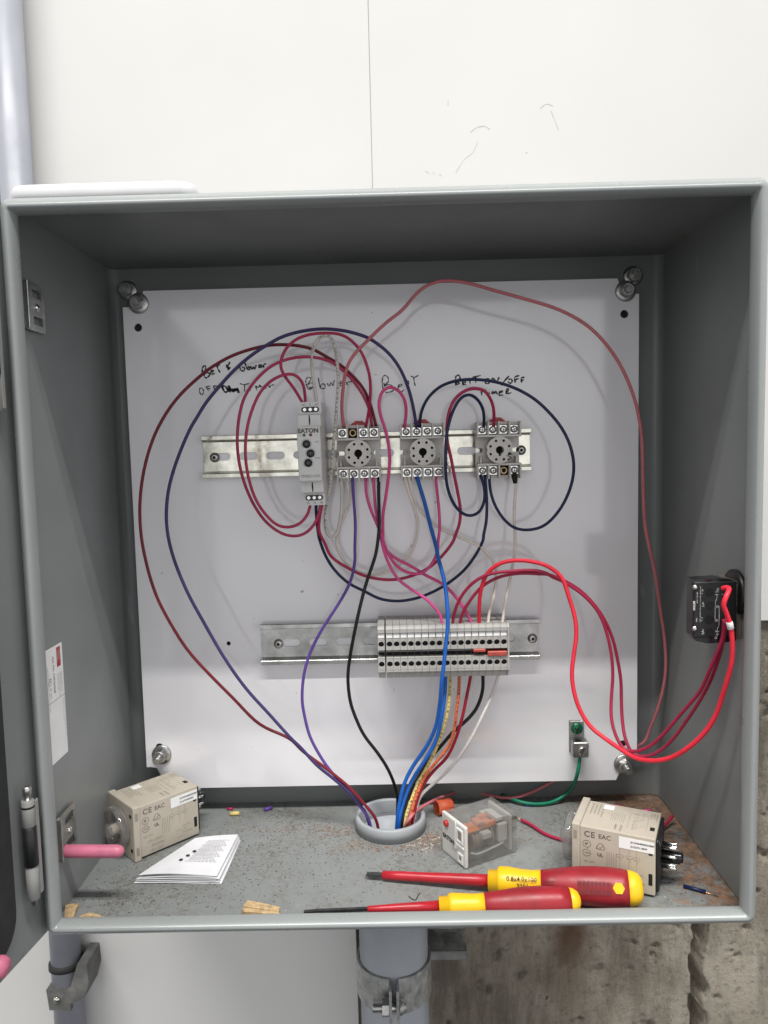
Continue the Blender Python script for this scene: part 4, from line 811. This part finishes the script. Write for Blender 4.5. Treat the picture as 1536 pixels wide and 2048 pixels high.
for pts in ([(580, 420), (580, 465)], [(545, 467), (615, 467)], [(545, 513), (612, 513)], [(578, 515), (580, 580), (552, 660), (552, 970), (585, 970)], [(610, 730), (625, 740), (625, 1050), (598, 1110), (598, 1160)], [(560, 1170), (635, 1170)], [(570, 1225), (630, 1215)], [(565, 1150), (600, 1200), (590, 1260)],
            [(280, 440), (320, 440)], [(285, 490), (310, 485)], [(300, 410), (300, 430)], [(290, 655), (345, 690)], [(310, 635), (325, 720)], [(290, 710), (345, 720)], [(285, 910), (315, 930)], [(285, 960), (305, 970)], [(290, 1160), (345, 1180)], [(320, 1120), (320, 1220)], [(290, 1205), (345, 1190)],
            [(745, 470), (745, 555)], [(748, 905), (748, 985)], [(675, 510), (700, 512)]):
    c.ribbon([K(*p) for p in pts], .26 if pts[0][0] != 745 else .5, (0, y_, 0), X_, Z_)
for q in ((600, 420), (590, 728), (590, 970), (570, 1280)): c.ribbon([K(q[0]+18*cos(a), q[1]+18*sin(a)) for a in [k*pi/5 for k in range(11)]], .26, (0, y_, 0), X_, Z_)
c.text('600V AC  A600', 1.25, (K(190, 460)[0], y_, K(0, 460)[1]), -Z_, X_); c.text('EATON', 2.0, (K(125, 620)[0], y_, K(0, 620)[1]), -Z_, X_, bold=.04); c.text('P600', 1.5, (K(180, 920)[0], y_, K(0, 920)[1]), -Z_, X_)
c.text('USE COPPER WIRE ONLY  12-18 AWG  TORQUE 7 LB-IN', 1.05, (K(252, 360)[0], y_, K(0, 360)[1]), -Z_, X_)
c.build('diagram', 'print_white', sw)
for q in ((440, 470), (450, 700), (440, 950), (450, 1180)): MB().lathe([(3.3, 0), (3.2, .2)], (K(*q)[0], yb-.6, K(*q)[1]), (0, -1, 0), 18).build('terminal_hole', 'dark_hole', sw)
for q in ((150, 370), (150, 1105)): MB().lathe([(1.9, 0), (1.9, 1), (.8, 1.4)], (K(*q)[0]+.3, yb-.6, K(*q)[1]), (0, -1, 0), 14).build('screw', 'steel_bright', sw)
c = MB()
for i in range(4): c.text('NEMA A600 R300 IEC 60947 MADE IN USA'[i:30+i], 1.1, (253.1+i*1.0, -101.15, -24), -Z_, X_)
c.build('lettering', 'print_white', sw)

# ---------------------------------------------------------------- wires
for nm, key_, r, label, pts in WIRES:
    w = MB().tube(pts, r, 10, sub=5)
    mid = pts[0]
    o = w.build(nm, 'wire_'+key_, origin=mid); tag(o, label, 'wire')
    path = w.path
    if key_ in ('yellow', 'orange', 'whiteprint'):
        s_ = {'yellow': 'AWM OR MTW  16 AWG  600V   ', 'orange': 'CERRO VINYL OR MTW 16 AWG  ', 'whiteprint': 'TYPE MTW 18 AWG VW-1 600V   '}[key_]
        c = MB(); L = 0.; k = 0; nxt = 6.
        for i in range(1, len(path)):
            L += (path[i]-path[i-1]).length
            while L > nxt:
                if key_ != 'whiteprint' or 30 < nxt < 235:
                    T = (path[i]-path[i-1]).normalized(); n_ = Vector((0, -1, 0)); n_ = (n_-T*n_.dot(T)).normalized(); v = T.cross(n_)*-1
                    if s_[k % len(s_)] != ' ': c.text(s_[k % len(s_)], 2.3, path[i]+n_*(r+.08)-v*.8, T, v)
                k += 1; nxt += 1.75
        c.build('printing', 'print_black', o)
    if label.startswith('thick bright red'):
        i = min(range(len(path)), key=lambda j: (path[j]-Vector((236, -124, -49))).length)
        i = max(2, min(len(path)-3, i)); a, b = path[i-2], path[i+2]; dd = (b-a).normalized(); m__ = (a+b)/2
        MB().cyl(m__-dd*2.6, m__+dd*2.6, r+.55, n=16, bev=.2).build('sleeve', 'print_white', o)
    if label.startswith('loose dark red'):
        d0 = (path[0]-path[3]).normalized(); c = MB()
        for k in range(5): c.cyl(path[0], path[0]+d0*rnd.uniform(5, 8)+Vector((rnd.uniform(-1.2, 1.2), rnd.uniform(-1, 1), rnd.uniform(-.6, 1))), .28, .2, 6)
        c.build('bare_strands', 'copper', o)

# ---------------------------------------------------------------- loose plug-in timers on the box floor
def plug_timer(loc, yaw, label, serial, group='loose tan plug-in timers'):
    """local frame: x from dial to pins, y across, z up; origin under the middle of the case"""
    t_ = thing('plug_in_timer', label, 'timer', (loc[0], loc[1], FZ+.15), yaw, group)
    B = lambda mb, nm, mt, p=t_: mb.build(nm, mt, p, local=True)
    B(MB().box(-26, 30, -22.4, 22.4, 1.6, 46.4, .8, seg=2), 'case', 'timer_tan')
    bz = B(MB().box(-32, -25.8, -24, 24, 0, 48, 1.0, seg=2), 'bezel', 'timer_tan')
    for z in (9, 39):
        B(MB().box(-33.0+.8, -31.9, -20.5, -17, z-1.4, z+1.4), 'bezel_slot', 'dark_hole', bz)
        for s in (1, -1): B(MB().box(-30.5, -27.8, s*24-.06, s*24+.06, z-3.5, z+3.5), 'seam', 'print_faint', bz)
    # clear dial and knob
    d = B(MB().lathe([(13.5, 0), (18.2, 1), (18.4, 7.5), (17.2, 8.6), (16.2, 8.2), (15.6, 2.6), (6.4, 2.2), (6.0, 12.0), (5.0, 13.4), (0, 13.5)], (-32, 0, 24), (-1, 0, 0), 40), 'dial', 'clear_dial')
    B(MB().lathe([(14.6, 0), (14.6, .4)], (-32.05, 0, 24), (-1, 0, 0), 36), 'dial_scale', 'pale_dial', d)
    B(MB().lathe([(4.6, 0), (4.4, 9)], (-32.5, 0, 24), (-1, 0, 0), 24), 'spindle', 'timer_tan', d)
    rg = MB()
    for k in range(60):
        a = 2*pi*k/60; rg.box(-39, -33.5, -.14, .14, 0, .35, 0, Matrix.Translation((0, 18.3*cos(a), 24+18.3*sin(a))) @ Matrix.Rotation(pi/2-a, 4, 'X').inverted())
    B(rg, 'dial_grip', 'clear_dial', d)
    # black base, eight pins, key post
    b = B(MB().box(30, 32.5, -20.5, 20.5, 3.5, 44.5, 1), 'pin_base', 'black_plastic')
    for k in range(8):
        a = radians(22.5+45*k); B(MB().lathe([(1.15, 0), (1.15, 10), (.6, 11.4), (0, 11.5)], (32.5, 8.6*cos(a), 24+8.6*sin(a)), (1, 0, 0), 10), 'pin', 'steel_bright', b)
    B(MB().lathe([(4.0, 0), (4.0, 14), (3.4, 15.5), (0, 15.6)], (32.5, 0, 24), (1, 0, 0), 20).box(32.5, 46, -.9, .9, 19, 20.2), 'key_post', 'black_gloss', b)
    for z in (37.5, 14): B(MB().box(25.2, 28.0, -22.55, -22.2, z-4.5, z+4.5), 'vent_slot', 'dark_hole')
    B(MB().box(24.5, 28, -10.5, -5, 46.3, 46.5), 'vent_slot', 'dark_hole')
    # printing on the near side
    yy = -22.5; c = MB(); f = lambda s_, sz, x, z, b_=0.: c.text(s_, sz, (x, yy, z), X_, Z_, bold=b_)
    f('C', 6.6, -22.8, 38.2, .02); f('E', 6.6, -17.6, 38.2, .02); f('EAC', 5.0, -11.8, 38.6, .02)
    f('c', 2.2, -20.3, 28.6); f('UL', 3.6, -12.6, 24.2, .05); f('SP', 2.4, -22, 31.6, .04); f('CCC', 1.8, -22.2, 24.6, .03)
    for cx, cz, rx in ((-20.6, 32.4, 3.0), (-20.6, 25.2, 3.0)): c.ribbon([(cx+rx*cos(a), cz+2.7*sin(a)) for a in [k*pi/8 for k in range(17)]], .45, (0, yy, 0), X_, Z_)
    c.ribbon([(-13.6, 30.2), (-10.2, 35.2), (-6.8, 30.2), (-13.6, 30.2)], .5, (0, yy, 0), X_, Z_)
    c.ribbon([(-11, 31.4), (-10, 31), (-8.8, 33)], .5, (0, yy, 0), X_, Z_)
    B(c, 'lettering', 'print_grey')
    c = MB(); f('NK APP.', 2.5, -23, 17.5); f('100-240V~', 3.6, -20, 12); f('50/60Hz', 3.4, -16, 7.8); f('100-125V', 3.4, -18, 3.4)
    for k in range(5): c.box(-5.4+k*1.7, -5.0+k*1.7, yy, yy+.05, 15, 29)
    for x in (4.2, 11, 16.5): c.ribbon([(x, 34), (x, 28), (x-1, 27), (x+1, 25), (x, 24), (x, 19)], .3, (0, yy, 0), X_, Z_); c.ribbon([(x-2, 29), (x+2, 29), (x+2, 27), (x-2, 27), (x-2, 29)], .3, (0, yy, 0), X_, Z_)
    for i, s_ in enumerate(('5A 250V~', '0.15A 125V', 'B300 R300', '3A 24V=')): f(s_, 2.0, 8 if i % 2 else 14, 14.5-i*3.0)
    B(c, 'lettering', 'print_faint')
    st = B(MB().box(3.5, 29.2, -22.62, -22.3, 34.6, 43.4), 'serial_sticker', 'sticker_white')
    c = MB(); c.text(serial[0], 2.0, (12, -22.7, 39.9), X_, Z_, bold=.03); c.text(serial[1], 2.0, (12, -22.7, 36.6), X_, Z_, bold=.03); B(c, 'lettering', 'print_black', st)
    # printing on the top
    zt_ = 46.5; c = MB()
    for i in range(4):
        c.text(('TIME FUNCTION SELECT', 'A: SIGNAL ON-DELAY', 'B: FLICKER OFF START', 'E: INTERVAL  J: ONE-SHOT')[i], 1.9, (-22.5+i*2.9, 19, zt_), -Y_, X_)
    for k in range(7): c.box(-5.5+k*1.6, -5.2+k*1.6, -6, 8, zt_-.05, zt_)
    for (a, b_) in (((8, -12), (8, 12)), ((8, 12), (22, 12)), ((22, 12), (22, -12)), ((12, -14), (12, 0)), ((12, 0), (18, 4)), ((18, 4), (18, 16)), ((14, -10), (20, -6))): c.ribbon([a, ((a[0]+b_[0])/2, (a[1]+b_[1])/2), b_], .3, (0, 0, zt_), X_, Y_)
    for k in range(5): c.ribbon([(13+1.6*cos(a), -12+k*6+1.6*sin(a)) for a in [j*pi/4 for j in range(9)]], .25, (0, 0, zt_), X_, Y_)
    c.text('OMRON', 2.2, (-1, -10, zt_), -Y_, X_, bold=.03); c.text('H3CR-A8', 2.4, (3, -10, zt_), -Y_, X_, bold=.03)
    for i in range(3): c.text(('RL 250V~ 3A', 'B300 PILOT', 'MADE IN JAPAN')[i], 1.7, (23+i*2.2, 18, zt_), -Y_, X_)
    B(c, 'lettering', 'print_faint')
    B(MB().box(-13.5, -5.5, 12, 19, 46.3, 46.55), 'blank_sticker', 'sticker_white')
    return t_
plain('pale_dial', (.42, .34, .33), .5, scale=60)
plug_timer((-211.0, 2.0), radians(45), 'tan plug-in timer behind the folded leaflet, clear dial facing out', ('(01)04548583552807', '(21)27076B7820'))
plug_timer((180.0, -66.0), radians(-25), 'tan plug-in timer behind the screwdrivers with metal pins showing', ('(01)04548583553807', '(21)270118S99'))

# ---------------------------------------------------------------- clear cube relay
rl = thing('cube_relay', 'clear plastic cube relay with white front and orange insides', 'relay', (73.5, -28, FZ+.2), radians(28.6))
B = lambda mb, nm, mt, p=rl: mb.build(nm, mt, p, local=True)
fp = B(MB().box(-26, -22.6, -17.6, 17.6, 0, 35, 1.2, seg=2), 'front_plate', 'relay_white')
cov = MB()
for (a, b_, c_, d, e, f) in ((-22.5, 24, -17.2, -16.2, .6, 34.4), (-22.5, 24, 16.2, 17.2, .6, 34.4), (-22.5, 24, -16.1, 16.1, 33.4, 34.4), (-22.5, 24, -16.1, 16.1, .6, 1.6)):
    cov.box(a, b_, c_, d, e, f, .3)
cov.box(23, 26.4, -17.8, 17.8, .2, 35, 1.0)
B(cov, 'cover', 'clear_cover')
B(MB().box(20.5, 23.4, -15.5, 15.5, 2, 33, .6), 'base', 'socket_grey')
pn_ = MB()
for y in (-11, -4, 4, 11):
    for z in (8, 18, 27): pn_.box(26.3, 31, y-.4, y+.4, z-1.8, z+1.8)
B(pn_, 'blade_contacts', 'steel_bright')
B(MB().lathe([(7.6, -10), (7.6, 8)], (0, 0, 13), (1, 0, 0), 24).lathe([(9.4, -11.5), (9.4, -10)], (0, 0, 13), (1, 0, 0), 24).lathe([(9.4, 8), (9.4, 9.5)], (0, 0, 13), (1, 0, 0), 24), 'coil', 'coil_tan')
B(MB().box(-18, 13, -7, 7, 22.4, 24.2, .4).box(-4, 12, -8, -4.6, 24, 28, .5).box(-4, 12, 4.6, 8, 24, 28, .5).box(-4, 2, -8, 8, 24, 28, .5).box(-20, -17, -7, 7, 14, 24, .4), 'actuator', 'relay_orange')
B(MB().box(-6, 3, -14.5, -8.5, 18, 23, .5).box(10, 19, -14.5, -11, 12, 27, .5).box(10, 19, 10, 14.5, 12, 27, .5).box(12, 19, -8, 8, 26, 30, .5), 'contact_frame', 'relay_white')
B(MB().box(-18, 12, -5, 5, 2.5, 4, .3).box(-19.5, -18, -6, 6, 2.5, 21, .3), 'yoke', 'steel_dull')
B(MB().tube([(-18, -13.6, 10), (-12, -14, 7.5), (0, -14.2, 8.5), (10, -14, 9.5), (15, -13.4, 10.5), (17, -13, 15)], .9, 8), 'lead', 'wire_white2')
xf = -26.12; U, V = -Y_, Z_
B(MB().lathe([(2.9, 0), (2.7, 2.0), (1.6, 2.6), (0, 2.7)], (-26, 9.5, 27.5), (-1, 0, 0), 18), 'test_button', 'red_plastic', fp)
for (a, b_, c_, d) in ((-14.8, -6, 19.5, 31), (-14.5, -7.5, 2.5, 10.5)):
    fr_ = MB().plate([(a, c_), (b_, c_), (b_, d), (a, d)], [[(a+1.4, c_+1.6), (b_-1.4, c_+1.6), (b_-1.4, d-1.6), (a+1.4, d-1.6)]], 0, -26.9, -25.9)
    B(fr_, 'window_frame', 'sticker_white', fp); B(MB().box(-26.2, -25.9, a+1.4, b_-1.4, c_+1.6, d-1.6), 'window_pane', 'print_faint', fp)
B(MB().box(-26.7, -25.9, -4.6, -3.4, 12, 34).box(-26.7, -25.9, -16, -3.4, 15.5, 17), 'rib', 'sticker_white', fp)
B(MB().text('E·T·N'.replace('·', 'A', 1).replace('·', 'O', 1), 5.0, (xf, 15.6, 13.5), U, V, bold=.06), 'lettering', 'print_black', fp)
c = MB()
for i, s_ in enumerate(('D7PR22A', 'COIL 120VAC', '15A 277V')): c.text(s_, 1.8, (xf, 2.6, 13.0-i*2.3), U, V)
B(c, 'lettering', 'print_grey', fp)

# ---------------------------------------------------------------- insulated screwdrivers
def lathe_axis(prof, A, d): return MB().lathe(prof, A, d, 32)
def driver(tip, end, sc, label, shaft, nose, nuts):
    A = Vector(tip); E = Vector(end); d = (E-A).normalized(); L = (E-A).length
    s_ = thing('screwdriver', label, 'screwdriver', (A.x, A.y, FZ), 0, 'red and yellow insulated screwdrivers')
    u = d.cross(Z_).normalized(); w = u.cross(d)
    M = Matrix(((d.x, u.x, w.x, A.x), (d.y, u.y, w.y, A.y), (d.z, u.z, w.z, A.z), (0, 0, 0, 1)))
    bl = MB(); fw = nose['blade']
    bl.add([(0, -fw, -.35), (0, fw, -.35), (0, fw, .35), (0, -fw, .35), (9, -fw, -.9), (9, fw, -.9), (9, fw, .9), (9, -fw, .9), (shaft[0]+1, -1.2, -1.2), (shaft[0]+1, 1.2, -1.2), (shaft[0]+1, 1.2, 1.2), (shaft[0]+1, -1.2, 1.2)],
           [(0, 1, 2, 3), (0, 4, 5, 1), (1, 5, 6, 2), (2, 6, 7, 3), (3, 7, 4, 0), (4, 8, 9, 5), (5, 9, 10, 6), (6, 10, 11, 7), (7, 11, 8, 4), (8, 11, 10, 9)], M)
    bl.build('blade', 'blade_steel', s_)
    lathe_axis([(r, h) for h, r in shaft[1]], A, d).build('shaft', 'driver_shaft', s_)
    lathe_axis([(r, h) for h, r in nose['collar']], A, d).build('collar', 'driver_yellow', s_)
    hd = lathe_axis([(r, h) for h, r in nose['grip']], A, d).build('grip', 'driver_red', s_)
    cp = lathe_axis([(r, h) for h, r in nose['cap']], A, d).build('end_cap', 'driver_yellow', s_)
    return s_, M, A, d, u, w, hd
A1, E1 = (-21, -66, FZ+4), (184, -108, FZ+13.6)
s1, M1, A, d, u, w, hd = driver(A1, E1, 1, 'large red and yellow insulated screwdriver with flat blade on box floor',
    (14, [(13, 2.6), (13.4, 3.3), (26, 3.5), (45, 3.6), (80, 4.4), (101, 4.6)]),
    {'blade': 2.4, 'collar': [(97, 6.5), (97.3, 8.0), (104, 8.2), (104.5, 10.0), (106, 10.8), (112, 10.8), (122, 9.5), (130, 9.1), (137, 9.6)],
     'grip': [(137, 9.4), (137.3, 9.8), (145, 10.6), (156, 12.4), (168, 13.6), (178, 14.0), (188, 13.8), (196, 13.1), (200.5, 12.4)],
     'cap': [(200.5, 12.2), (200.7, 12.5), (204, 12.0), (208, 10.4), (210.3, 7.5), (211, 4), (211.2, 0)]}, 0)
# facing direction for the print: towards the opening
nf = (Vector((0, -1, .55))-d*Vector((0, -1, .55)).dot(d)).normalized(); vv = nf.cross(d)*1
if vv.z < 0: vv = -vv
c = MB(); c.text('0.8x4.0x100', 4.6, A+d*111.5+nf*10.9+vv*1.0, d, vv, bold=.01); c.text('3201', 4.6, A+d*119+nf*10.6-vv*3.6, d, vv, bold=.01)
for v_ in (c,): v_.build('lettering', 'print_black', s1)
c = MB()
for i in range(4): c.text('INSULATED 1000V  IEC 60900', 1.5, A+d*(139+i*.0)+nf*(10.9)+vv*(1.5-i*2.0), d, vv)
for k in range(26): q = 164+k*.95; c.ribbon([(0, -5), (0, 0), (0, 4)], .25+.5*((k*7) % 3)/2, A+d*q+nf*(14.15), d, vv)
c.build('barcode', 'driver_dark', hd)
hx = [(4.2*cos(k*pi/3), 4.2*sin(k*pi/3)) for k in range(6)]
p0 = A+d*193+nf*13.2; Mx = Matrix(((d.x, vv.x, nf.x, p0.x), (d.y, vv.y, nf.y, p0.y), (d.z, vv.z, nf.z, p0.z), (0, 0, 0, 1)))
MB().prism(hx, 2, -2, .5, Mx).build('emblem', 'driver_yellow', s1)
A2, E2 = (-66, -112, FZ+3), (140, -115, FZ+10)
driver(A2, E2, .8, 'smaller red and yellow insulated screwdriver lying against the front rim',
    (48, [(47, 1.5), (48, 2.2), (60, 2.6), (75, 3.2), (104, 4.0)]),
    {'blade': 1.4, 'collar': [(100, 5.0), (100.3, 6.6), (107, 6.8), (107.3, 8.1), (110, 8.6), (118, 8.0), (126, 7.4), (133.5, 7.7)],
     'grip': [(133.5, 7.5), (134, 8.0), (142, 8.6), (154, 10.0), (165, 10.8), (176, 10.8), (188, 9.8), (196, 8.8)],
     'cap': [(196, 8.6), (196.2, 8.9), (199, 8.2), (202, 6.2), (203.6, 3), (204, 0)]}, 0)

# ---------------------------------------------------------------- folded instruction leaflet
lf = thing('leaflet', 'folded white printed instruction leaflet lying in front of the timer', 'leaflet', (-172, -36, FZ))
def sheet(q, z0, lift, bow, k):
    nu, nv = 12, 6; vs = []
    for j in range(nv+1):
        for i in range(nu+1):
            a, b_ = i/nu, j/nv
            x = (q[0][0]*(1-a)+q[1][0]*a)*(1-b_)+(q[3][0]*(1-a)+q[2][0]*a)*b_
            y = (q[0][1]*(1-a)+q[1][1]*a)*(1-b_)+(q[3][1]*(1-a)+q[2][1]*a)*b_
            z = z0+lift*(1-a)*.4+lift*b_*.7+bow*sin(pi*a)*(1-.5*b_)+.35*sin(a*5+k)*(1-b_)
            vs.append((x, y, z))
    b = MB(); n_ = len(vs)
    fs = [(j*(nu+1)+i, j*(nu+1)+i+1, (j+1)*(nu+1)+i+1, (j+1)*(nu+1)+i) for j in range(nv) for i in range(nu)]
    b.add(vs, fs, None, True)
    b.add([(v[0], v[1], v[2]+.14) for v in vs], fs, None, True)
    return b, vs
q0 = [(-208.5, -61), (-137, -64), (-134.5, 2), (-172, -4)]
top = None
for k in range(7):
    sh = [( -208.5+k*.6+(k % 3)*1.4, -67+k*.35+(k % 3)*.5), (-137-k*.7-(k % 3)*1.6, -69+k*.4), (-134.5-k*.35, -4-(k % 2)*.8), (-172-k*.2, -10)]
    b, vs = sheet(sh, FZ+.25+k*.8, .5+k*.16, (.2+.2*k) if k else 0, k*1.1); b.build('sheet', 'paper', lf); top = (sh, vs)
sh, vs = top
def onsheet(a, b_):
    i = min(11, int(a*12)); j = min(5, int(b_*6)); p = [Vector(vs[jj*13+ii]) for jj in (j, j+1) for ii in (i, i+1)]
    s_, t_ = a*12-i, b_*6-j
    return (p[0]*(1-s_)+p[1]*s_)*(1-t_)+(p[2]*(1-s_)+p[3]*s_)*t_+Z_*.4
c = MB()
for k in range(17):
    b0 = .30+k*.034; a0 = .42+.02*(k % 3); a1 = .9-.03*(k % 4)
    for seg in range(8):
        p0, p1 = onsheet(a0+(a1-a0)*seg/8, b0), onsheet(a0+(a1-a0)*(seg+.8)/8, b0); p2 = onsheet(a0+(a1-a0)*(seg+.8)/8, b0+.011); p3 = onsheet(a0+(a1-a0)*seg/8, b0+.011)
        c.add([p0, p1, p2, p3], [(0, 1, 2, 3)])
plain('print_paper', (.42, .42, .44), .8, scale=200, var=.2)
c.build('printing', 'print_paper', lf)
c = MB()
for a, b_ in ((.34, .34), (.37, .45), (.40, .56)):
    p = onsheet(a, b_); c.lathe([(1.7, 0), (1.7, .1)], p+Z_*.1, (0, 0, 1), 16)
c.build('printed_dots', 'print_black', lf)

# ---------------------------------------------------------------- wood slivers
def sliver_bundle(loc, yaw, L, wid, hgt, n_, label, curl=0.):
    b = MB(); M = Matrix.Translation((loc[0], loc[1], FZ+.1)) @ Matrix.Rotation(yaw, 4, 'Z')
    for k in range(n_):
        y0 = -wid/2+wid*k/n_; y1 = y0+wid/n_*1.05; z1 = hgt*(.55+.45*rnd.random()); l0 = -L/2+rnd.uniform(0, .06)*L; l1 = L/2-rnd.uniform(0, .12)*L
        vs = []; m_ = 8
        for i in range(m_+1):
            t_ = i/m_; x = l0+(l1-l0)*t_; zz = curl*sin(t_*pi*1.6)*hgt*.9; tp = 1-.55*t_
            vs += [M @ Vector((x, y0*(1-.35*t_), max(0, zz))), M @ Vector((x, y1*(1-.35*t_), max(0, zz))), M @ Vector((x, y1*(1-.35*t_), max(0, zz)+z1*tp)), M @ Vector((x, y0*(1-.35*t_), max(0, zz)+z1*tp*(.9+.1*rnd.random())))]
        fs = [(i*4+a, i*4+(a+1) % 4, (i+1)*4+(a+1) % 4, (i+1)*4+a) for i in range(m_) for a in range(4)]+[(0, 3, 2, 1), (m_*4, m_*4+1, m_*4+2, m_*4+3)]
        b.add(vs, fs)
    return tag(b.build('wood_chip', 'wood', origin=(loc[0], loc[1], FZ)), label, 'wood chip', 'wood chips by the front rim')
sliver_bundle((-97, -109), radians(-4), 29, 12, 9.5, 6, 'splintered wedge of pale wood in front of the leaflet')
sliver_bundle((-220, -114), radians(2), 27, 8, 3.2, 3, 'curled strip of pale wood by the front rim', .9)
sliver_bundle((-242.5, -106), radians(-78), 17, 9, 4.5, 3, 'short piece of pale wood in the front left corner', .2)

# ---------------------------------------------------------------- scraps
wn = MB().lathe([(3.2, 0), (5.8, 1.5), (6.4, 8), (7.0, 17), (6.1, 17.2), (5.0, 6), (0, 5)], (57, 43, FZ+6.4), (-.92, -.38, .03), 20)
for k in range(10):
    a = 2*pi*k/10; wn.box(-.35, .35, 0, 14, 0, .6, 0, Matrix.Translation((57, 43, FZ+6.4)) @ Vector((-.92, -.38, .03)).normalized().to_track_quat('Y', 'Z').to_matrix().to_4x4() @ Matrix.Rotation(a, 4, 'Y') @ Matrix.Translation((0, 2, 6.0)))
tag(wn.build('wire_nut', 'nut_orange', origin=(52, 41, FZ)), 'orange twist-on wire nut lying behind the clear relay', 'wire nut')
def scrap(x, y, yaw, L, r, mat, label, lead=0, group='cut wire ends on the box floor'):
    dd = Vector((cos(yaw), sin(yaw), 0)); p = Vector((x, y, FZ+r+.1))
    b = MB().lathe([(r*.55, 0), (r, 0), (r, L), (r*.55, L), (r*.55, 0)], p-dd*L/2, dd, 14, caps=False)
    o = b.build('wire_scrap', mat, origin=(x, y, FZ)); tag(o, label, 'wire scrap', group)
    if lead: MB().cyl(p, p+dd*(L/2+lead)+Vector((0, 0, -r*.5)), .4, .3, 8).build('bare_lead', 'copper', o)
    return o
scrap(-149.5, 43, .1, 8.5, 1.9, 'wire_yellow', 'short yellow cut wire end behind the leaflet', 0)
scrap(-119.5, 52, .5, 8, 1.6, 'wire_purple', 'short purple cut wire end behind the leaflet')
scrap(-156.5, 54, -.1, 6, 1.2, 'wire_crimson', 'short crimson cut wire end beside the yellow one')
scrap(212, 43, -.45, 11, 1.7, 'wire_crimson', 'short red cut wire end behind the right timer', 1)
scrap(236, 34, .2, 8, 1.5, 'wire_pink', 'short pink cut wire end by the right wall', 1)
scrap(133, 51, .1, 14, 1.5, 'wire_blue', 'blue cut wire end under the green earth wire')
scrap(231, -90, -.55, 16, 1.5, 'wire_navy', 'dark blue cut wire end with a bare lead near the right timer', 9)
def hairwire(pts, label):
    b = MB().tube([(x, y, FZ+.5) for x, y in pts], .3, 6); tag(b.build('wire_strand', 'black_plastic', origin=(pts[0][0], pts[0][1], FZ)), label, 'wire strand')
hairwire([(91, -64), (95, -67), (98, -70)], 'thin black strand beside the clear relay')
hairwire([(12, -91), (15, -95), (17, -96), (19, -91), (21, -87)], 'bent black strand in front of the large screwdriver')

# ---------------------------------------------------------------- loose grit on the floor
def grit(name, mat, n_, spots, smin, smax, label):
    b = MB()
    for _ in range(n_):
        x, y, sx, sy = rnd.choice(spots); px, py = rnd.gauss(x, sx), rnd.gauss(y, sy)
        if not (XL+5 < px < XR-5 and -114 < py < YB-6) or math.hypot(px-CX, py-CY) < 34: continue
        s_ = smin+(smax-smin)*rnd.random()**2.5; a = rnd.random()*6.3; h_ = s_*.5; e = 1+rnd.random()*1.5
        p = [(px+s_*e*cos(a), py+s_*e*sin(a), FZ+.05), (px+s_*cos(a+2.2), py+s_*sin(a+2.2), FZ+.05), (px+s_*cos(a+4.1), py+s_*sin(a+4.1), FZ+.05), (px, py, FZ+.05+h_)]
        b.add(p, [(0, 2, 1), (0, 1, 3), (1, 2, 3), (2, 0, 3)])
    o = b.build(name, mat, kind='stuff'); o['label'] = label; o['category'] = 'grit'
E_ = [(-180, -80, 45, 18), (-215, -70, 22, 25), (-130, -30, 30, 25), (-100, 20, 35, 25), (0, -10, 60, 30), (-60, -60, 70, 30), (190, 10, 40, 35), (220, -30, 20, 40), (30, -40, 150, 40)]
grit('dark_grit', 'grime', 6500, E_, .12, .75, 'fine dark grit scattered over the box floor')
R_ = [(232, 30, 16, 26), (244, -30, 7, 45), (200, 48, 30, 10), (-3, -19, 30, 6), (28, -15, 12, 8), (100, 10, 30, 15), (-95, 15, 22, 8), (-50, 10, 15, 8), (30, 0, 10, 8)]
grit('rust_grit', 'rust_chip', 3600, R_, .15, .95, 'brown rust flakes gathered along the right wall and conduit')
grit('pale_grit', 'pale_chip', 330, E_+R_, .12, .6, 'tiny pale chips scattered over the box floor')
T_ = [(0, 47, 120, 7), (100, 42, 60, 9), (-100, 44, 60, 9), (30, -12, 14, 7), (-30, -14, 12, 6), (110, -6, 16, 10), (215, 20, 22, 26)]
plain('tan_chip', (.40, .30, .18), .9, scale=400, var=.35)
grit('tan_grit', 'tan_chip', 2600, T_, .12, .6, 'fine tan shavings gathered along the back edge and round the conduit')
b = MB()
for _ in range(26):
    px, py = rnd.uniform(12, 42), rnd.uniform(-29, -3)
    if math.hypot(px-CX, py-CY) < 33: continue
    a = rnd.random()*3; b.box(-rnd.uniform(1, 2.6), rnd.uniform(1, 2.6), -.25, .25, 0, .3, 0, Matrix.Translation((px, py, FZ+.1)) @ Matrix.Rotation(a, 4, 'Z'))
o = b.build('shavings', 'pale_chip', kind='stuff'); o['label'] = 'small drill shavings beside the conduit hub'; o['category'] = 'shavings'
